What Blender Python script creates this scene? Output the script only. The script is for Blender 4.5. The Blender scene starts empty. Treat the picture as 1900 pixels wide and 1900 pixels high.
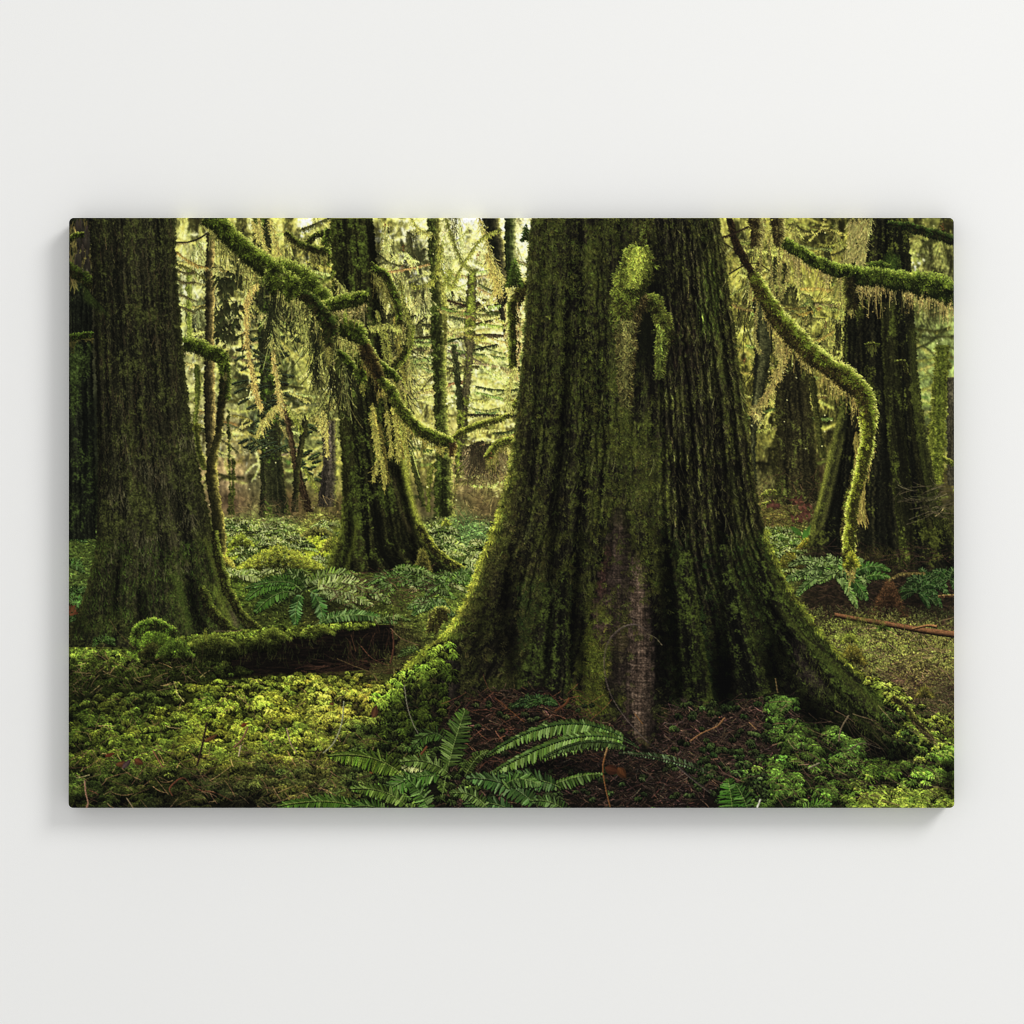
# A stretched canvas print of a mossy forest, hanging on a plain white wall.
import bpy, math
import numpy as np
S = bpy.context.scene
K = 0.9/1644.0                                  # metres per print unit (print 0.90 m wide)
def wx(X): return (X-950.0)*K
def wz(Y): return (950.0-Y)*K

# ---- camera -----------------------------------------------------------------------
DEPTH = 0.025
cam = bpy.data.cameras.new("camera"); co = bpy.data.objects.new("camera", cam); S.collection.objects.link(co)
cam.lens = 85; cam.sensor_width = 36; cam.clip_end = 50
DIST = 1900*K*85/36
PITCH = 0.0058
co.location = (0, -DEPTH-DIST*math.cos(PITCH), -DIST*math.sin(PITCH))
co.rotation_euler = (math.pi/2+PITCH, 0, 0)
S.camera = co

# ---- light: one large soft window-like lamp from the upper right, pale room fill ----------
w = bpy.data.worlds.new("World"); S.world = w; w.use_nodes = True
bg = w.node_tree.nodes["Background"]; bg.inputs[0].default_value = (1.0, 1.0, .995, 1); bg.inputs[1].default_value = 0.735
def area(name, loc, tgt, size, power, col=(1, 1, 1)):
    l = bpy.data.lights.new(name, 'AREA'); l.shape = 'DISK'; l.size = size; l.energy = power; l.color = col
    o = bpy.data.objects.new(name, l); S.collection.objects.link(o); o.location = loc
    import mathutils
    o.rotation_euler = (mathutils.Vector(tgt)-mathutils.Vector(loc)).to_track_quat('-Z', 'Y').to_euler()
area("key_lamp", (4.2, -3.6, 4.0), (0, 0, 0), 2.6, 240, (1, .995, .985))
S.view_settings.view_transform = 'Standard'; S.view_settings.look = 'None'
S.view_settings.gamma = 1; S.view_settings.exposure = 0; S.view_settings.use_curve_mapping = False
S.render.engine = 'CYCLES'; S.cycles.filter_width = 1.0; S.cycles.use_denoising = True

# ---- wall ----------------------------------------------------------------------------
def mat(name):
    m = bpy.data.materials.new(name); m.use_nodes = True; nt = m.node_tree
    return m, nt, nt.nodes["Principled BSDF"]
def tag(o, **k):
    for a, v in k.items(): o[a] = v
    return o
m, nt, b = mat("wall_paint")
b.inputs["Base Color"].default_value = (.84, .84, .832, 1); b.inputs["Roughness"].default_value = .9
b.inputs["Specular IOR Level"].default_value = .15
tc = nt.nodes.new("ShaderNodeTexCoord")
n1 = nt.nodes.new("ShaderNodeTexNoise"); n1.inputs["Scale"].default_value = 900; n1.inputs["Detail"].default_value = 3
n2 = nt.nodes.new("ShaderNodeTexNoise"); n2.inputs["Scale"].default_value = 3; n2.inputs["Detail"].default_value = 4
nt.links.new(tc.outputs["Object"], n1.inputs["Vector"]); nt.links.new(tc.outputs["Object"], n2.inputs["Vector"])
bp = nt.nodes.new("ShaderNodeBump"); bp.inputs["Strength"].default_value = .12; bp.inputs["Distance"].default_value = .0006
nt.links.new(n1.outputs["Fac"], bp.inputs["Height"]); nt.links.new(bp.outputs["Normal"], b.inputs["Normal"])
cr = nt.nodes.new("ShaderNodeMapRange"); cr.inputs["To Min"].default_value = .835; cr.inputs["To Max"].default_value = .855
nt.links.new(n2.outputs["Fac"], cr.inputs["Value"])
cc = nt.nodes.new("ShaderNodeCombineColor"); mm_ = nt.nodes.new("ShaderNodeMath"); mm_.operation = 'MULTIPLY'; mm_.inputs[1].default_value = .985
nt.links.new(cr.outputs[0], cc.inputs[0]); nt.links.new(cr.outputs[0], cc.inputs[1]); nt.links.new(cr.outputs[0], mm_.inputs[0]); nt.links.new(mm_.outputs[0], cc.inputs[2])
nt.links.new(cc.outputs[0], b.inputs["Base Color"])
me = bpy.data.meshes.new("wall")
me.from_pydata([(-4, 0, -3), (4, 0, -3), (4, 0, 3), (-4, 0, 3), (-4, .1, -3), (4, .1, -3), (4, .1, 3), (-4, .1, 3)], [],
               [(0, 1, 2, 3), (5, 4, 7, 6), (4, 0, 3, 7), (1, 5, 6, 2), (3, 2, 6, 7), (4, 5, 1, 0)])
me.materials.append(m); wall = bpy.data.objects.new("wall", me); S.collection.objects.link(wall); tag(wall, kind="structure", label="plain off-white matte wall behind the canvas print")
# ----------------------------------------------------------------------------
# The printed picture: painted stroke by stroke in code.
# All picture coordinates are print millimetre-like units (X right, Y down),
# the print spans X 127..1771 and Y 403..1499.
# ----------------------------------------------------------------------------
import numpy as np
PX0, PY0, PW, PH = 127, 403, 1644, 1096
img = np.zeros((PH, PW, 3), np.float32)
rng = np.random.default_rng(7)

def A(*c): return np.array(c, np.float32)
def smooth(a, b, x):
    t = np.clip((x-a)/(b-a), 0, 1); return t*t*(3-2*t)
def U(a, b, n): return rng.uniform(a, b, n)
def G(s, n): return rng.normal(0, s, n)

# --- tileable noise textures, looked up with any warp --------------------------
TN = 1024
_fy = np.fft.fftfreq(TN)[:, None]; _fx = np.fft.fftfreq(TN)[None, :]
def gtile(flt, seed):
    w_ = np.random.default_rng(seed).normal(size=(TN, TN)); t = np.real(np.fft.ifft2(np.fft.fft2(w_)*flt)); t -= t.mean()
    return (t/t.std()).astype(np.float32)
_r = np.hypot(_fx, _fy); NT = []
for s in range(4):
    NT.append(np.clip(.5+.17*gtile((_r > 1/200)*(_r < .2)*1.0/np.maximum(_r, 1/110.)**1.45, s+1), 0, 1))
def streak(sy, sx, seed): return gtile(np.exp(-2*(np.pi*_fy*sy)**2-2*(np.pi*_fx*sx)**2), seed)
ST = [streak(34, 1.1, 11), streak(9, .8, 12), streak(90, 4.5, 13), streak(.7, .7, 14), streak(2.2, 2.2, 15), streak(.8, 9, 16)]
def fib(y, x, k):
    """noise with a mean of 0 and a spread of 1, in picture pixels, drawn out along y"""
    fx = np.asarray(x) % TN; fy = np.asarray(y) % TN; N = ST[k]
    ix = fx.astype(np.int32) % TN; iy = fy.astype(np.int32) % TN; ax = (fx-np.floor(fx)).astype(np.float32); jx = (ix+1) % TN
    return N[iy, ix]*(1-ax)+N[iy, jx]*ax
def tex(y, x, k=0):
    """fractal noise 0..1; one noise feature is about 1 unit wide"""
    N = NT[k % 4]
    fx = (np.asarray(x)*64+k*131.7) % TN; fy = (np.asarray(y)*64+k*77.3) % TN
    ix = fx.astype(np.int32) % TN; iy = fy.astype(np.int32) % TN
    ax = (fx-np.floor(fx)).astype(np.float32); ay = (fy-np.floor(fy)).astype(np.float32)
    jx = (ix+1) % TN; jy = (iy+1) % TN
    return (N[iy, ix]*(1-ax)+N[iy, jx]*ax)*(1-ay)+(N[jy, ix]*(1-ax)+N[jy, jx]*ax)*ay

def grid(x0, y0, x1, y1):
    x0 = max(int(x0), PX0); y0 = max(int(y0), PY0); x1 = min(int(x1), PX0+PW); y1 = min(int(y1), PY0+PH)
    Y, X = np.mgrid[y0:y1, x0:x1].astype(np.float32)
    return X, Y, (slice(y0-PY0, y1-PY0), slice(x0-PX0, x1-PX0))
def ramp(v, *stops):
    p = [s[0] for s in stops]
    return np.stack([np.interp(v, p, [s[1][k] for s in stops]) for k in range(3)], -1).astype(np.float32)
def lay(sl, col, m):
    m = m[..., None]; img[sl] = img[sl]*(1-m)+col*m
def curve(pts, n=60):
    """Catmull-Rom through points (any number of columns)"""
    P = np.array(pts, float); P = np.vstack([2*P[0]-P[1], P, 2*P[-1]-P[-2]])
    t = np.linspace(0, len(P)-3-1e-6, n); i = t.astype(int); f = (t-i)[:, None]
    a, b, c, d = P[i], P[i+1], P[i+2], P[i+3]
    return .5*((2*b)+(-a+c)*f+(2*a-5*b+4*c-d)*f*f+(-a+3*b-3*c+d)*f**3)

def plot(x, y, c, a=None):
    xi = np.round(x-PX0).astype(np.int32).ravel(); yi = np.round(y-PY0).astype(np.int32).ravel()
    c = np.broadcast_to(c, x.shape+(3,)).reshape(-1, 3)
    ok = (xi >= 0) & (xi < PW) & (yi >= 0) & (yi < PH)
    if a is None: img[yi[ok], xi[ok]] = c[ok]
    else:
        a = np.broadcast_to(a, x.shape).ravel()[ok][:, None]
        img[yi[ok], xi[ok]] = img[yi[ok], xi[ok]]*(1-a)+c[ok]*a

def blades(x, y, ang, L, W, c0, c1, grav=0., bend=0., a=None, taper=0):
    """leaf or hair shapes, drawn in order. ang in radians (0 = right, +90 = down)"""
    n = len(x)
    if n == 0: return
    ang = np.broadcast_to(ang, n).astype(float); L = np.broadcast_to(L, n).astype(float); W = np.broadcast_to(W, n).astype(float)
    grav = np.broadcast_to(grav, n).astype(float); bend = np.broadcast_to(bend, n).astype(float)
    c0 = np.broadcast_to(c0, (n, 3)); c1 = np.broadcast_to(c1, (n, 3))
    K = int(max(3, np.percentile(L, 98)*1.25)+1); Q = int(max(1, round(W.max()*1.15)))
    s = np.linspace(0, 1, K)[None, :, None]
    q = (np.linspace(-.5, .5, Q) if Q > 1 else np.zeros(1))[None, None, :]
    step = max(1, int(4e6/(K*Q)))
    for i in range(0, n, step):
        e = slice(i, i+step)
        an = ang[e][:, None, None]+bend[e][:, None, None]*s
        LL = L[e][:, None, None]; gg = grav[e][:, None, None]
        prof = (1-s)**.7 if taper == 1 else (np.clip(s/.06, .3, 1)*(1-s**3.2) if taper == 2 else np.sin(np.pi*np.clip(s, .03, 1)**.75))
        ww = W[e][:, None, None]*prof*q
        dx, dy = np.cos(an), np.sin(an)
        X = x[e][:, None, None]+dx*LL*s-dy*ww
        Y = y[e][:, None, None]+dy*LL*s+dx*ww+gg*LL*s*s
        S = s[..., None]
        C = c0[e][:, None, None, :]*(1-S)+c1[e][:, None, None, :]*S+0*X[..., None]
        plot(X, Y, C.astype(np.float32), a)

def vary(c, n, v=.18, hue=.03):
    c = np.broadcast_to(np.asarray(c, float), (n, 3))
    return np.clip(c*np.exp(G(v, n))[:, None]*(1+G(hue, (n, 3))), 0, 255)

# --- a solid trunk between two edge lines -----------------------------------------
def trunk(Lp, Rp, cols, fibre=4., flen=70., seed=0, rag=1.5, lit=(0, 0), litc=(150, 160, 50), litw=.06,
          moss=.0, mossc=(60, 75, 22), contrast=1., shade=.6, blotch=90., wob=1.):
    y0 = max(min(p[1] for p in Lp), PY0); y1 = min(max(p[1] for p in Lp), PY0+PH)
    Lc, Rc = curve(Lp, 300), curve(Rp, 300)
    ya = np.arange(int(y0), int(y1))
    l = np.interp(ya, Lc[:, 1], Lc[:, 0]); r = np.interp(ya, Rc[:, 1], Rc[:, 0])
    l = l+rag*2.2*(tex(ya/9., 3.1+seed, seed)-.5)*2; r = r+rag*2.2*(tex(ya/9., 9.7+seed, seed+1)-.5)*2
    X, Y, sl = grid(l.min()-3, y0, r.max()+3, y1)
    if X.size == 0: return
    l = l[:X.shape[0], None]; r = r[:X.shape[0], None]
    u = (X-l)/(r-l); m = np.clip((X-l)+.5, 0, 1)*np.clip((r-X)+.5, 0, 1)
    uc = np.clip(u, 0, 1); th = np.arcsin(uc*2-1)
    hw = np.percentile((r-l)/2, 30)
    hwl = np.clip((r-l)/2, hw*.6, hw*1.9)
    a = th*(hw*.6+hwl*.4)*(4./fibre)**.7+wob*2.2*(tex(Y/60., th*2, seed+2)-.5)*2+seed*97
    yy = Y+seed*53
    f0, f1, f2, f3 = fib(yy, a, 0), fib(yy, a, 1), fib(yy, a, 2), fib(Y, X, 3)
    g = f0-fib(yy, a+1.6, 0)                          # side-lit fibres
    big = tex(Y/blotch, th*hw/blotch*1.3, seed+3)
    fl = fib(Y*.35+seed*31, a*.42, 0)
    v = np.clip(.46+contrast*(.10*fl+.10*f0+.08*f1+.13*f2+.09*g+.05*f3), 0, 1)
    v = v*np.clip(1+.5*(f2*.4+f0*.7+1.2), .45, 1)*np.clip(1+.6*(fl+1.1), .5, 1)  # deep cracks
    col = ramp(v, (0, cols[0]), (.5, cols[1]), (1, cols[2]))
    fine = np.clip(.5+.17*f3+.16*fib(Y, X, 4), 0, 1)
    if moss > 0:
        mm = smooth(.60-moss*.5, .78-moss*.5, big*.75+.06*f2+.05*f1+.35*(fine-.5)+.12+.05*fl)
        mc = A(*mossc)*(.5+.9*np.clip(v*.5+fine*.6, 0, 1.2))[..., None]
        col = col*(1-mm[..., None])+mc*mm[..., None]
    col = col*(.72+.56*fine)[..., None]*(.76+.48*big)[..., None]
    col = col*(1-shade*(1-np.cos(th))**1.2)[..., None]
    for k, side in ((0, uc), (1, 1-uc)):
        if callable(lit[k]) or lit[k] > 0:
            lk = lit[k] if not callable(lit[k]) else lit[k](Y)
            px = side*(r-l)
            g = np.exp(-px/(litw*hw*2+1.5))*lk*(.45+1.1*tex(Y/8., X/3., seed+3))
            g = np.clip(g, 0, 1)[..., None]
            col = col*(1-g)+A(*litc)*(.7+.6*fine)[..., None]*g
    lay(sl, col, m)
    return X, Y, sl, u, m, th

# --- moss covered limb: a dark core with a fur of short strands -------------------
def limb(pts, core=(26, 30, 12), mid=(62, 80, 18), top=(118, 140, 34), rim=(190, 190, 80), hair=6., dens=1.,
         lit=-90., hang=0., hangc=(170, 160, 70), hangd=(70, 66, 26), under=(40, 34, 16), rimk=.6, soft=0., hangdens=1.):
    """pts = (x, y, radius). lit = direction the light comes from, in degrees"""
    C = curve(pts, max(30, int(len(pts)*30)))
    d = np.gradient(C[:, :2], axis=0)
    k_ = np.cumsum(np.hypot(d[:, 0], d[:, 1])); C[:, 2] *= .72+.62*tex(k_/24., k_*0+pts[0][0]*.37, 3)
    C[:, :2] += np.stack([d[:, 1], -d[:, 0]], 1)/np.maximum(np.hypot(d[:, 0], d[:, 1]), 1e-6)[:, None]*((tex(k_/30., k_*0+pts[0][1]*.21, 1)-.5)*C[:, 2]*.9)[:, None]
    d = np.gradient(C[:, :2], axis=0); seg = np.hypot(d[:, 0], d[:, 1]); length = seg.sum()
    cum = np.cumsum(seg)
    def at(t):
        k = np.interp(t*length, cum, np.arange(len(C)))
        i = np.clip(k.astype(int), 0, len(C)-2); f = (k-i)[:, None]
        P = C[i]*(1-f)+C[i+1]*f; D = d[i]/np.maximum(seg[i], 1e-6)[:, None]
        return P, D
    if hang > 0:                                     # strands that hang below, drawn behind
        n = int(length*2.6*hangdens); t = np.sort(rng.random(n)); P, D = at(t)
        cl = tex(t*length/11., 5.3+pts[0][0], 1)
        Lh = hang*np.clip((cl-.32)*2.8, .06, 1.5)*U(.35, 1.1, n)
        f = U(0, 1, n)[:, None]
        cc = A(*hangd)*(1-f)+A(*hangc)*f
        sh = G(.12, n)
        blades(P[:, 0]+G(1, n)*P[:, 2]*.4, P[:, 1]+P[:, 2]*.4, np.pi/2+sh, Lh, 1., vary(cc*.7, n, .15), vary(cc, n, .15), taper=1)
        k = rng.random(n) < .8                        # little side hairs on the strands
        for rep in range(3):
            s = U(.2, 1, n)
            px = P[:, 0]+np.cos(np.pi/2+sh)*Lh*s; py = P[:, 1]+P[:, 2]*.4+Lh*s
            blades(px[k], py[k], U(.2, 2.9, k.sum()), U(2, 5, k.sum()), 1, vary(cc[k], k.sum(), .2), vary(cc[k]*1.15, k.sum(), .2))
    n = int(length*8); t = rng.random(n); P, D = at(t)  # core
    R = np.maximum(P[:, 2], 1)
    for q in np.linspace(-1, 1, int(max(3, R.max()*2.4))):
        Pc = C; nn = np.stack([-d[:, 1], d[:, 0]], 1)/np.maximum(seg, 1e-6)[:, None]
        tt = np.linspace(0, 1, int(length*2)); PP, DD = at(tt)
        N2 = np.stack([-DD[:, 1], DD[:, 0]], 1)
        plot(PP[:, 0]+N2[:, 0]*PP[:, 2]*q, PP[:, 1]+N2[:, 1]*PP[:, 2]*q, A(*core))
    n = int(length*np.mean(C[:, 2])*2.2*dens)+30
    t = rng.random(n); s = rng.uniform(-1, 1, n); s = np.sign(s)*np.abs(s)**.7
    o = np.argsort(-np.abs(s)+G(.25, n)); t = t[o]; s = s[o]
    P, D = at(t); N2 = np.stack([-D[:, 1], D[:, 0]], 1)
    lv = np.array([np.cos(np.radians(lit)), np.sin(np.radians(lit))])
    nl = (N2*s[:, None])@lv                           # facing the light, -1..1
    blot = tex(t*length/14., s*1.5+pts[0][1], 2)
    v = .38+.55*nl+(blot-.5)*1.1+G(.10, n)
    col = ramp(v, (0, core), (.22, under), (.5, mid), (.95, top))
    edge = smooth(.55, 1, np.abs(s))*np.clip(.35+nl, 0, 1)*rimk
    col = col*(1-edge[:, None])+A(*rim)*edge[:, None]
    aa = np.arctan2(N2[:, 1]*s, N2[:, 0]*s)
    ang = np.arctan2(np.sin(aa)*.8+.35, np.cos(aa)*.8)+G(.6, n)
    Lh = hair*U(.25, 1.05, n)
    blades(P[:, 0]+N2[:, 0]*P[:, 2]*s, P[:, 1]+N2[:, 1]*P[:, 2]*s, ang, Lh, 1.2, vary(col*.72, n, .16), vary(col*1.2, n, .2), grav=.25, bend=G(.4, n), taper=1)

def strand(pts, w=1.5, c=(180, 175, 80), c2=None, hair=4., dens=1.2, hairc=None):
    """thin twig with fuzzy moss beads"""
    C = curve([p[:2] for p in pts], 120); seg = np.hypot(*np.gradient(C[:, :2], axis=0).T); L = seg.sum()
    n = int(L*dens*2)+4; k = rng.random(n)*(len(C)-1.01); i = k.astype(int); f = (k-i)[:, None]
    P = C[i]*(1-f)+C[i+1]*f
    tt = np.linspace(0, len(C)-1.01, int(L*1.6)+2); j = tt.astype(int); g = (tt-j)[:, None]; Q = C[j]*(1-g)+C[j+1]*g
    for off in np.arange(-(w-1)/2, (w-1)/2+.1, .6):
        plot(Q[:, 0]+off*.7, Q[:, 1]+off*.7, vary(c2 if c2 is not None else A(*c)*.4, len(Q), .1))
    if hair > 0:
        blades(P[:, 0]+G(w*.45, n), P[:, 1]+G(w*.3, n), np.pi/2+G(.55, n), U(.2, 1.6, n)*hair*(.35+1.3*tex(k/9., P[:, 0]*0+pts[0][0], 2)), 1.,
               vary(A(*c)*.62, n, .3), vary(hairc if hairc is not None else c, n, .22), grav=.4, bend=G(.5, n), taper=1)

def twigs(n, box, L=(20, 60), c=(90, 60, 40), w=1.0, ang=(-.5, .5), curl=.22, a=.75, v=.3):
    x = U(box[0], box[2], n); y = U(box[1], box[3], n)
    cc = vary(c, n, v)
    an = U(ang[0], ang[1], n)+np.pi*(rng.random(n) < .5)
    blades(x, y, an, U(L[0], L[1], n), w, cc*.8, cc*1.1, bend=G(curl, n), a=a, taper=1)

# --- ferns ---------------------------------------------------------------------------
def frond(p0, p1, p2, wid, c=(45, 95, 35), hi=(140, 175, 110), sides=(1, 1), gap=3.2, pw=3., droop=.25, lean=1.15,
          rach=(110, 130, 60), gloss=.25, base=.12, tipdark=.9):
    """a frond along a quadratic curve p0 (foot) p1 p2 (tip)"""
    p0, p1, p2 = (np.array(p, float) for p in (p0, p1, p2))
    c = np.asarray(c, float)*(1.2, .99, .68); hi = np.asarray(hi, float)*(1.02, 1.0, .78)
    t = np.linspace(0, 1, 80)[:, None]; C = (1-t)**2*p0+2*t*(1-t)*p1+t*t*p2
    d = np.gradient(C, axis=0); seg = np.hypot(d[:, 0], d[:, 1]); L = seg.sum(); cum = np.cumsum(seg)-seg[0]
    n = max(6, int(L/gap)); s = np.linspace(base, .995, n)
    k = np.interp(s*L, cum, np.arange(80)); i = np.clip(k.astype(int), 0, 78); f = (k-i)[:, None]
    P = C[i]*(1-f)+C[i+1]*f; D = d[i]/seg[i][:, None]
    prof = np.clip(np.sin(np.pi*np.clip((s-base)/(1-base)*.86+.12, 0, 1))**.6, .08, 1)*(1-.25*s)
    an = np.arctan2(D[:, 1], D[:, 0])
    for side, fs in ((-1, sides[0]), (1, sides[1])):
        if fs <= 0: continue
        aa = an+side*(lean+G(.09, n)-.35*s)
        dx = np.cos(aa); dy = np.sin(aa)+droop
        ang = np.arctan2(dy, dx)
        LL = wid*prof*abs(fs)*U(.86, 1.1, n)
        g = (rng.random(n) < gloss)*U(.3, 1, n)*smooth(0, .4, tex(s*5, side+p0[0], 1))
        col = vary(c, n, .16)*(1-.25*(side > 0))
        c0 = col*(1-g[:, None]*.6)+A(*hi)*g[:, None]*.6
        blades(P[:, 0], P[:, 1]+.6, ang, LL*1.02, pw*1.3, col*.2, col*.2, bend=.12*side, taper=2)
        blades(P[:, 0], P[:, 1], ang, LL*.97, pw*.8, c0*.82, c0*1.12, bend=.12*side+G(.07, n), taper=2)
        blades(P[:, 0], P[:, 1]-pw*.12, ang, LL*.9, max(1, pw*.25), c0*1.22, c0*1.1, bend=.12*side, taper=1)
    j = np.linspace(0, 78.9, int(L*1.5)); ii = j.astype(int); g = (j-ii)[:, None]; R = C[ii]*(1-g)+C[ii+1]*g
    plot(R[:, 0], R[:, 1], A(*rach)*(.7+.6*rng.random((len(R), 1))))

def fernbush(x, y, r, n, c=(40, 80, 35), hi=(150, 180, 130), flat=.5, wid=None, gloss=.4, a0=-3.3, a1=.2, gap=2.6, pw=2.2, rach=(90, 110, 55)):
    an = np.linspace(a0, a1, n)+G(.12, n); o = rng.permutation(n)
    for a in an[o]:
        L = r*rng.uniform(.7, 1.1); dx = np.cos(a)*L; dy = np.sin(a)*L*flat
        up = r*rng.uniform(.15, .4)
        p2 = (x+dx, y+dy+r*.14); p1 = (x+dx*.45, y+dy*.55-up)
        frond((x, y), p1, p2, (wid or r*.18), vary(c, 1, .15)[0], hi, gap=gap, pw=pw, droop=.35, gloss=gloss, rach=rach)

# --- moss rosettes -----------------------------------------------------------------------
def rosettes(x, y, size, col, flat=.5, nb=18, dark=.3, droop=.5, w=1.3):
    """leafy moss plants; drawn in the order given (far ones first)"""
    n = len(x); size = np.broadcast_to(size, n)
    col = np.broadcast_to(col, (n, 3))
    X = np.repeat(x, nb); Y = np.repeat(y, nb); S = np.repeat(size, nb); C = np.repeat(col, nb, 0)
    tilt = np.repeat(G(.25, n), nb)
    an = (np.tile(np.linspace(0, 2*np.pi, nb, endpoint=False), n)+np.repeat(U(0, 6, n), nb)+G(.22, n*nb))
    up = np.sin(an)                                   # -1 at the back, +1 in front
    o = np.lexsort((up, np.repeat(np.arange(n), nb)))
    X, Y, S, C, an, up = X[o], Y[o], S[o], C[o], an[o], up[o]
    blades(X, Y+S*.16, np.arctan2(up*flat+.35, np.cos(an)), S*.6, w*1.9, C*dark, C*dark*.5)
    k = (1.10-.22*up+G(.2, n*nb))[:, None]
    L = S*.60*np.hypot(np.cos(an), up*flat+.12)*U(.6, 1.2, n*nb)
    a_ = np.arctan2(up*flat+tilt*np.cos(an), np.cos(an))
    blades(X+G(.8, n*nb), Y+G(.8, n*nb), a_, L, w, np.clip(C*k*.78, 0, 255), np.clip(C*k*1.0, 0, 255), grav=droop, taper=1)
    m = rng.random(n*nb) < .55                        # toothed leaflets catching the light
    blades(X[m]+np.cos(a_[m])*L[m]*.45, Y[m]+np.sin(a_[m])*L[m]*.45+droop*L[m]*.2, a_[m]+G(.6, m.sum()), L[m]*.42, 1., np.clip(C*k*1.15, 0, 255)[m], np.clip(C*k*1.3, 0, 255)[m], grav=.5, taper=1)
# ================= the picture itself =============================================
GUIDE = [(330,404,115,115,65),(430,404,125,125,65),(520,404,150,150,75),(600,404,150,150,80),
 (340,500,115,125,85),(430,500,110,112,60),(520,500,125,125,55),(600,500,95,95,45),
 (350,600,110,122,88),(430,600,115,118,75),(520,600,80,85,45),(600,600,85,88,42),
 (360,700,100,100,65),(450,700,88,92,52),(520,700,62,72,42),(600,700,95,95,48),
 (380,800,95,95,66),(430,800,100,95,65),(500,800,58,75,55),(580,800,85,90,50),
 (430,880,118,100,72),(480,880,70,68,42),(560,880,80,80,45),(620,880,110,110,50),
 (430,940,95,75,50),(540,940,85,65,38),(620,940,80,70,35),
 (700,404,150,150,75),(760,404,175,175,95),(830,404,185,185,120),(880,404,200,205,165),(950,404,195,195,130),
 (740,500,150,150,78),(830,500,165,170,100),(950,500,185,180,100),
 (740,600,135,132,68),(830,600,140,145,95),(900,600,140,145,90),
 (740,700,120,118,60),(830,700,122,130,85),(900,700,120,128,82),
 (760,800,112,110,60),(830,800,112,108,62),(920,800,112,110,58),
 (760,880,95,90,45),(870,880,118,100,65),(930,880,98,88,48),(800,940,90,80,45),(900,940,90,75,42),
 (1345,404,120,120,60),(1400,404,130,130,62),(1460,404,110,110,50),(1530,404,85,85,38),
 (1370,500,120,118,58),(1440,500,118,118,55),(1520,500,105,105,45),(1600,500,90,88,40),
 (1390,600,105,105,45),(1460,600,105,105,48),(1540,600,98,100,42),
 (1400,700,85,85,36),(1470,700,75,72,34),(1540,700,75,75,34),
 (1420,800,88,88,40),(1500,800,62,60,30),(1560,800,60,60,30),(1430,900,78,76,42),(1530,900,55,45,28),
 (1720,404,85,88,42),(1720,500,105,108,62),(1740,600,98,110,62),(1740,700,94,108,62),(1740,800,72,80,45),(1750,900,68,62,32),
 (1750,980,57,57,25),(140,404,60,58,35),(140,500,75,68,40),(140,600,50,50,30),(140,800,30,34,20),(150,940,24,30,14),
 # ground
 (140,1010,80,98,35),(140,1080,82,100,38),(140,1140,60,62,28),(440,975,128,146,60),(520,975,126,146,65),(600,960,132,132,52),
 (440,1030,160,179,39),(520,1020,172,192,47),(600,1010,184,198,44),(440,1100,88,107,31),(520,1100,71,85,31),(600,1080,82,99,33),
 (480,1150,63,71,25),(600,1150,68,71,27),(700,1090,71,80,29),(700,1150,82,93,31),(800,1080,86,104,36),(830,1140,100,113,37),
 (820,980,107,125,52),(870,980,102,132,63),(870,1050,88,113,44),(1430,960,97,90,36),(1430,1020,100,117,40),(1480,1080,77,82,32),
 (1560,1050,43,36,20),(1560,1120,52,50,26),(1650,1100,30,30,17),(1750,1100,32,36,20),(1560,1170,110,117,44),(1650,1180,114,117,47),
 (1750,1200,105,105,44),(1700,1270,102,93,44),(1765,1300,70,66,36),
 (140,1215,90,95,30),(260,1230,44,48,20),(400,1200,65,71,24),(520,1180,75,90,26),(640,1170,55,62,24),(720,1200,36,29,18),
 (140,1270,42,50,18),(260,1290,55,65,20),(400,1270,86,98,26),(520,1260,111,121,32),(620,1255,100,108,30),(700,1240,63,67,24),
 (140,1330,62,74,19),(260,1330,78,91,24),(400,1320,106,116,28),(520,1310,122,130,34),(620,1310,148,147,44),(680,1290,137,137,38),
 (740,1300,46,62,20),(780,1330,34,44,18),(140,1390,62,74,19),(260,1390,82,95,26),(400,1380,97,106,28),(520,1370,103,112,30),
 (600,1380,91,98,28),(680,1370,63,73,24),(740,1390,38,50,20),(140,1450,47,57,18),(260,1460,45,52,18),(380,1460,45,48,19),
 (480,1450,58,61,23),(580,1440,62,64,25),(660,1440,55,61,23),(150,1495,29,35,12),(300,1495,24,24,10),(450,1495,28,27,14),
 (850,1330,46,30,22),(900,1300,42,30,20),(820,1420,36,34,20),(900,1450,32,28,18),(1000,1300,34,26,18),(1000,1420,24,24,14),
 (1100,1450,34,26,18),(1200,1400,36,30,20),(1300,1350,46,32,25),(1300,1450,42,30,24),(1400,1360,44,34,24),(1420,1440,44,50,22),
 (1500,1400,42,58,20),(1500,1470,52,74,22),(1600,1430,30,38,16),(1600,1480,66,84,26),(1700,1440,28,36,14),(1750,1400,70,90,26),
 (1700,1330,52,62,22),(1760,1350,90,100,30),(1740,1490,80,92,28),(1640,1370,26,34,14)]
GP = np.array(GUIDE, np.float32)
def _gfull():
    yy, xx = np.mgrid[0:PH:8, 0:PW:8].astype(np.float32); yy += PY0; xx += PX0
    d = (xx[..., None]-GP[:, 0])**2+(yy[..., None]-GP[:, 1])**2*1.6
    w = 1/(d+250)**2
    return (w@GP[:, 2:])/w.sum(-1)[..., None]
GF = _gfull()
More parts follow.
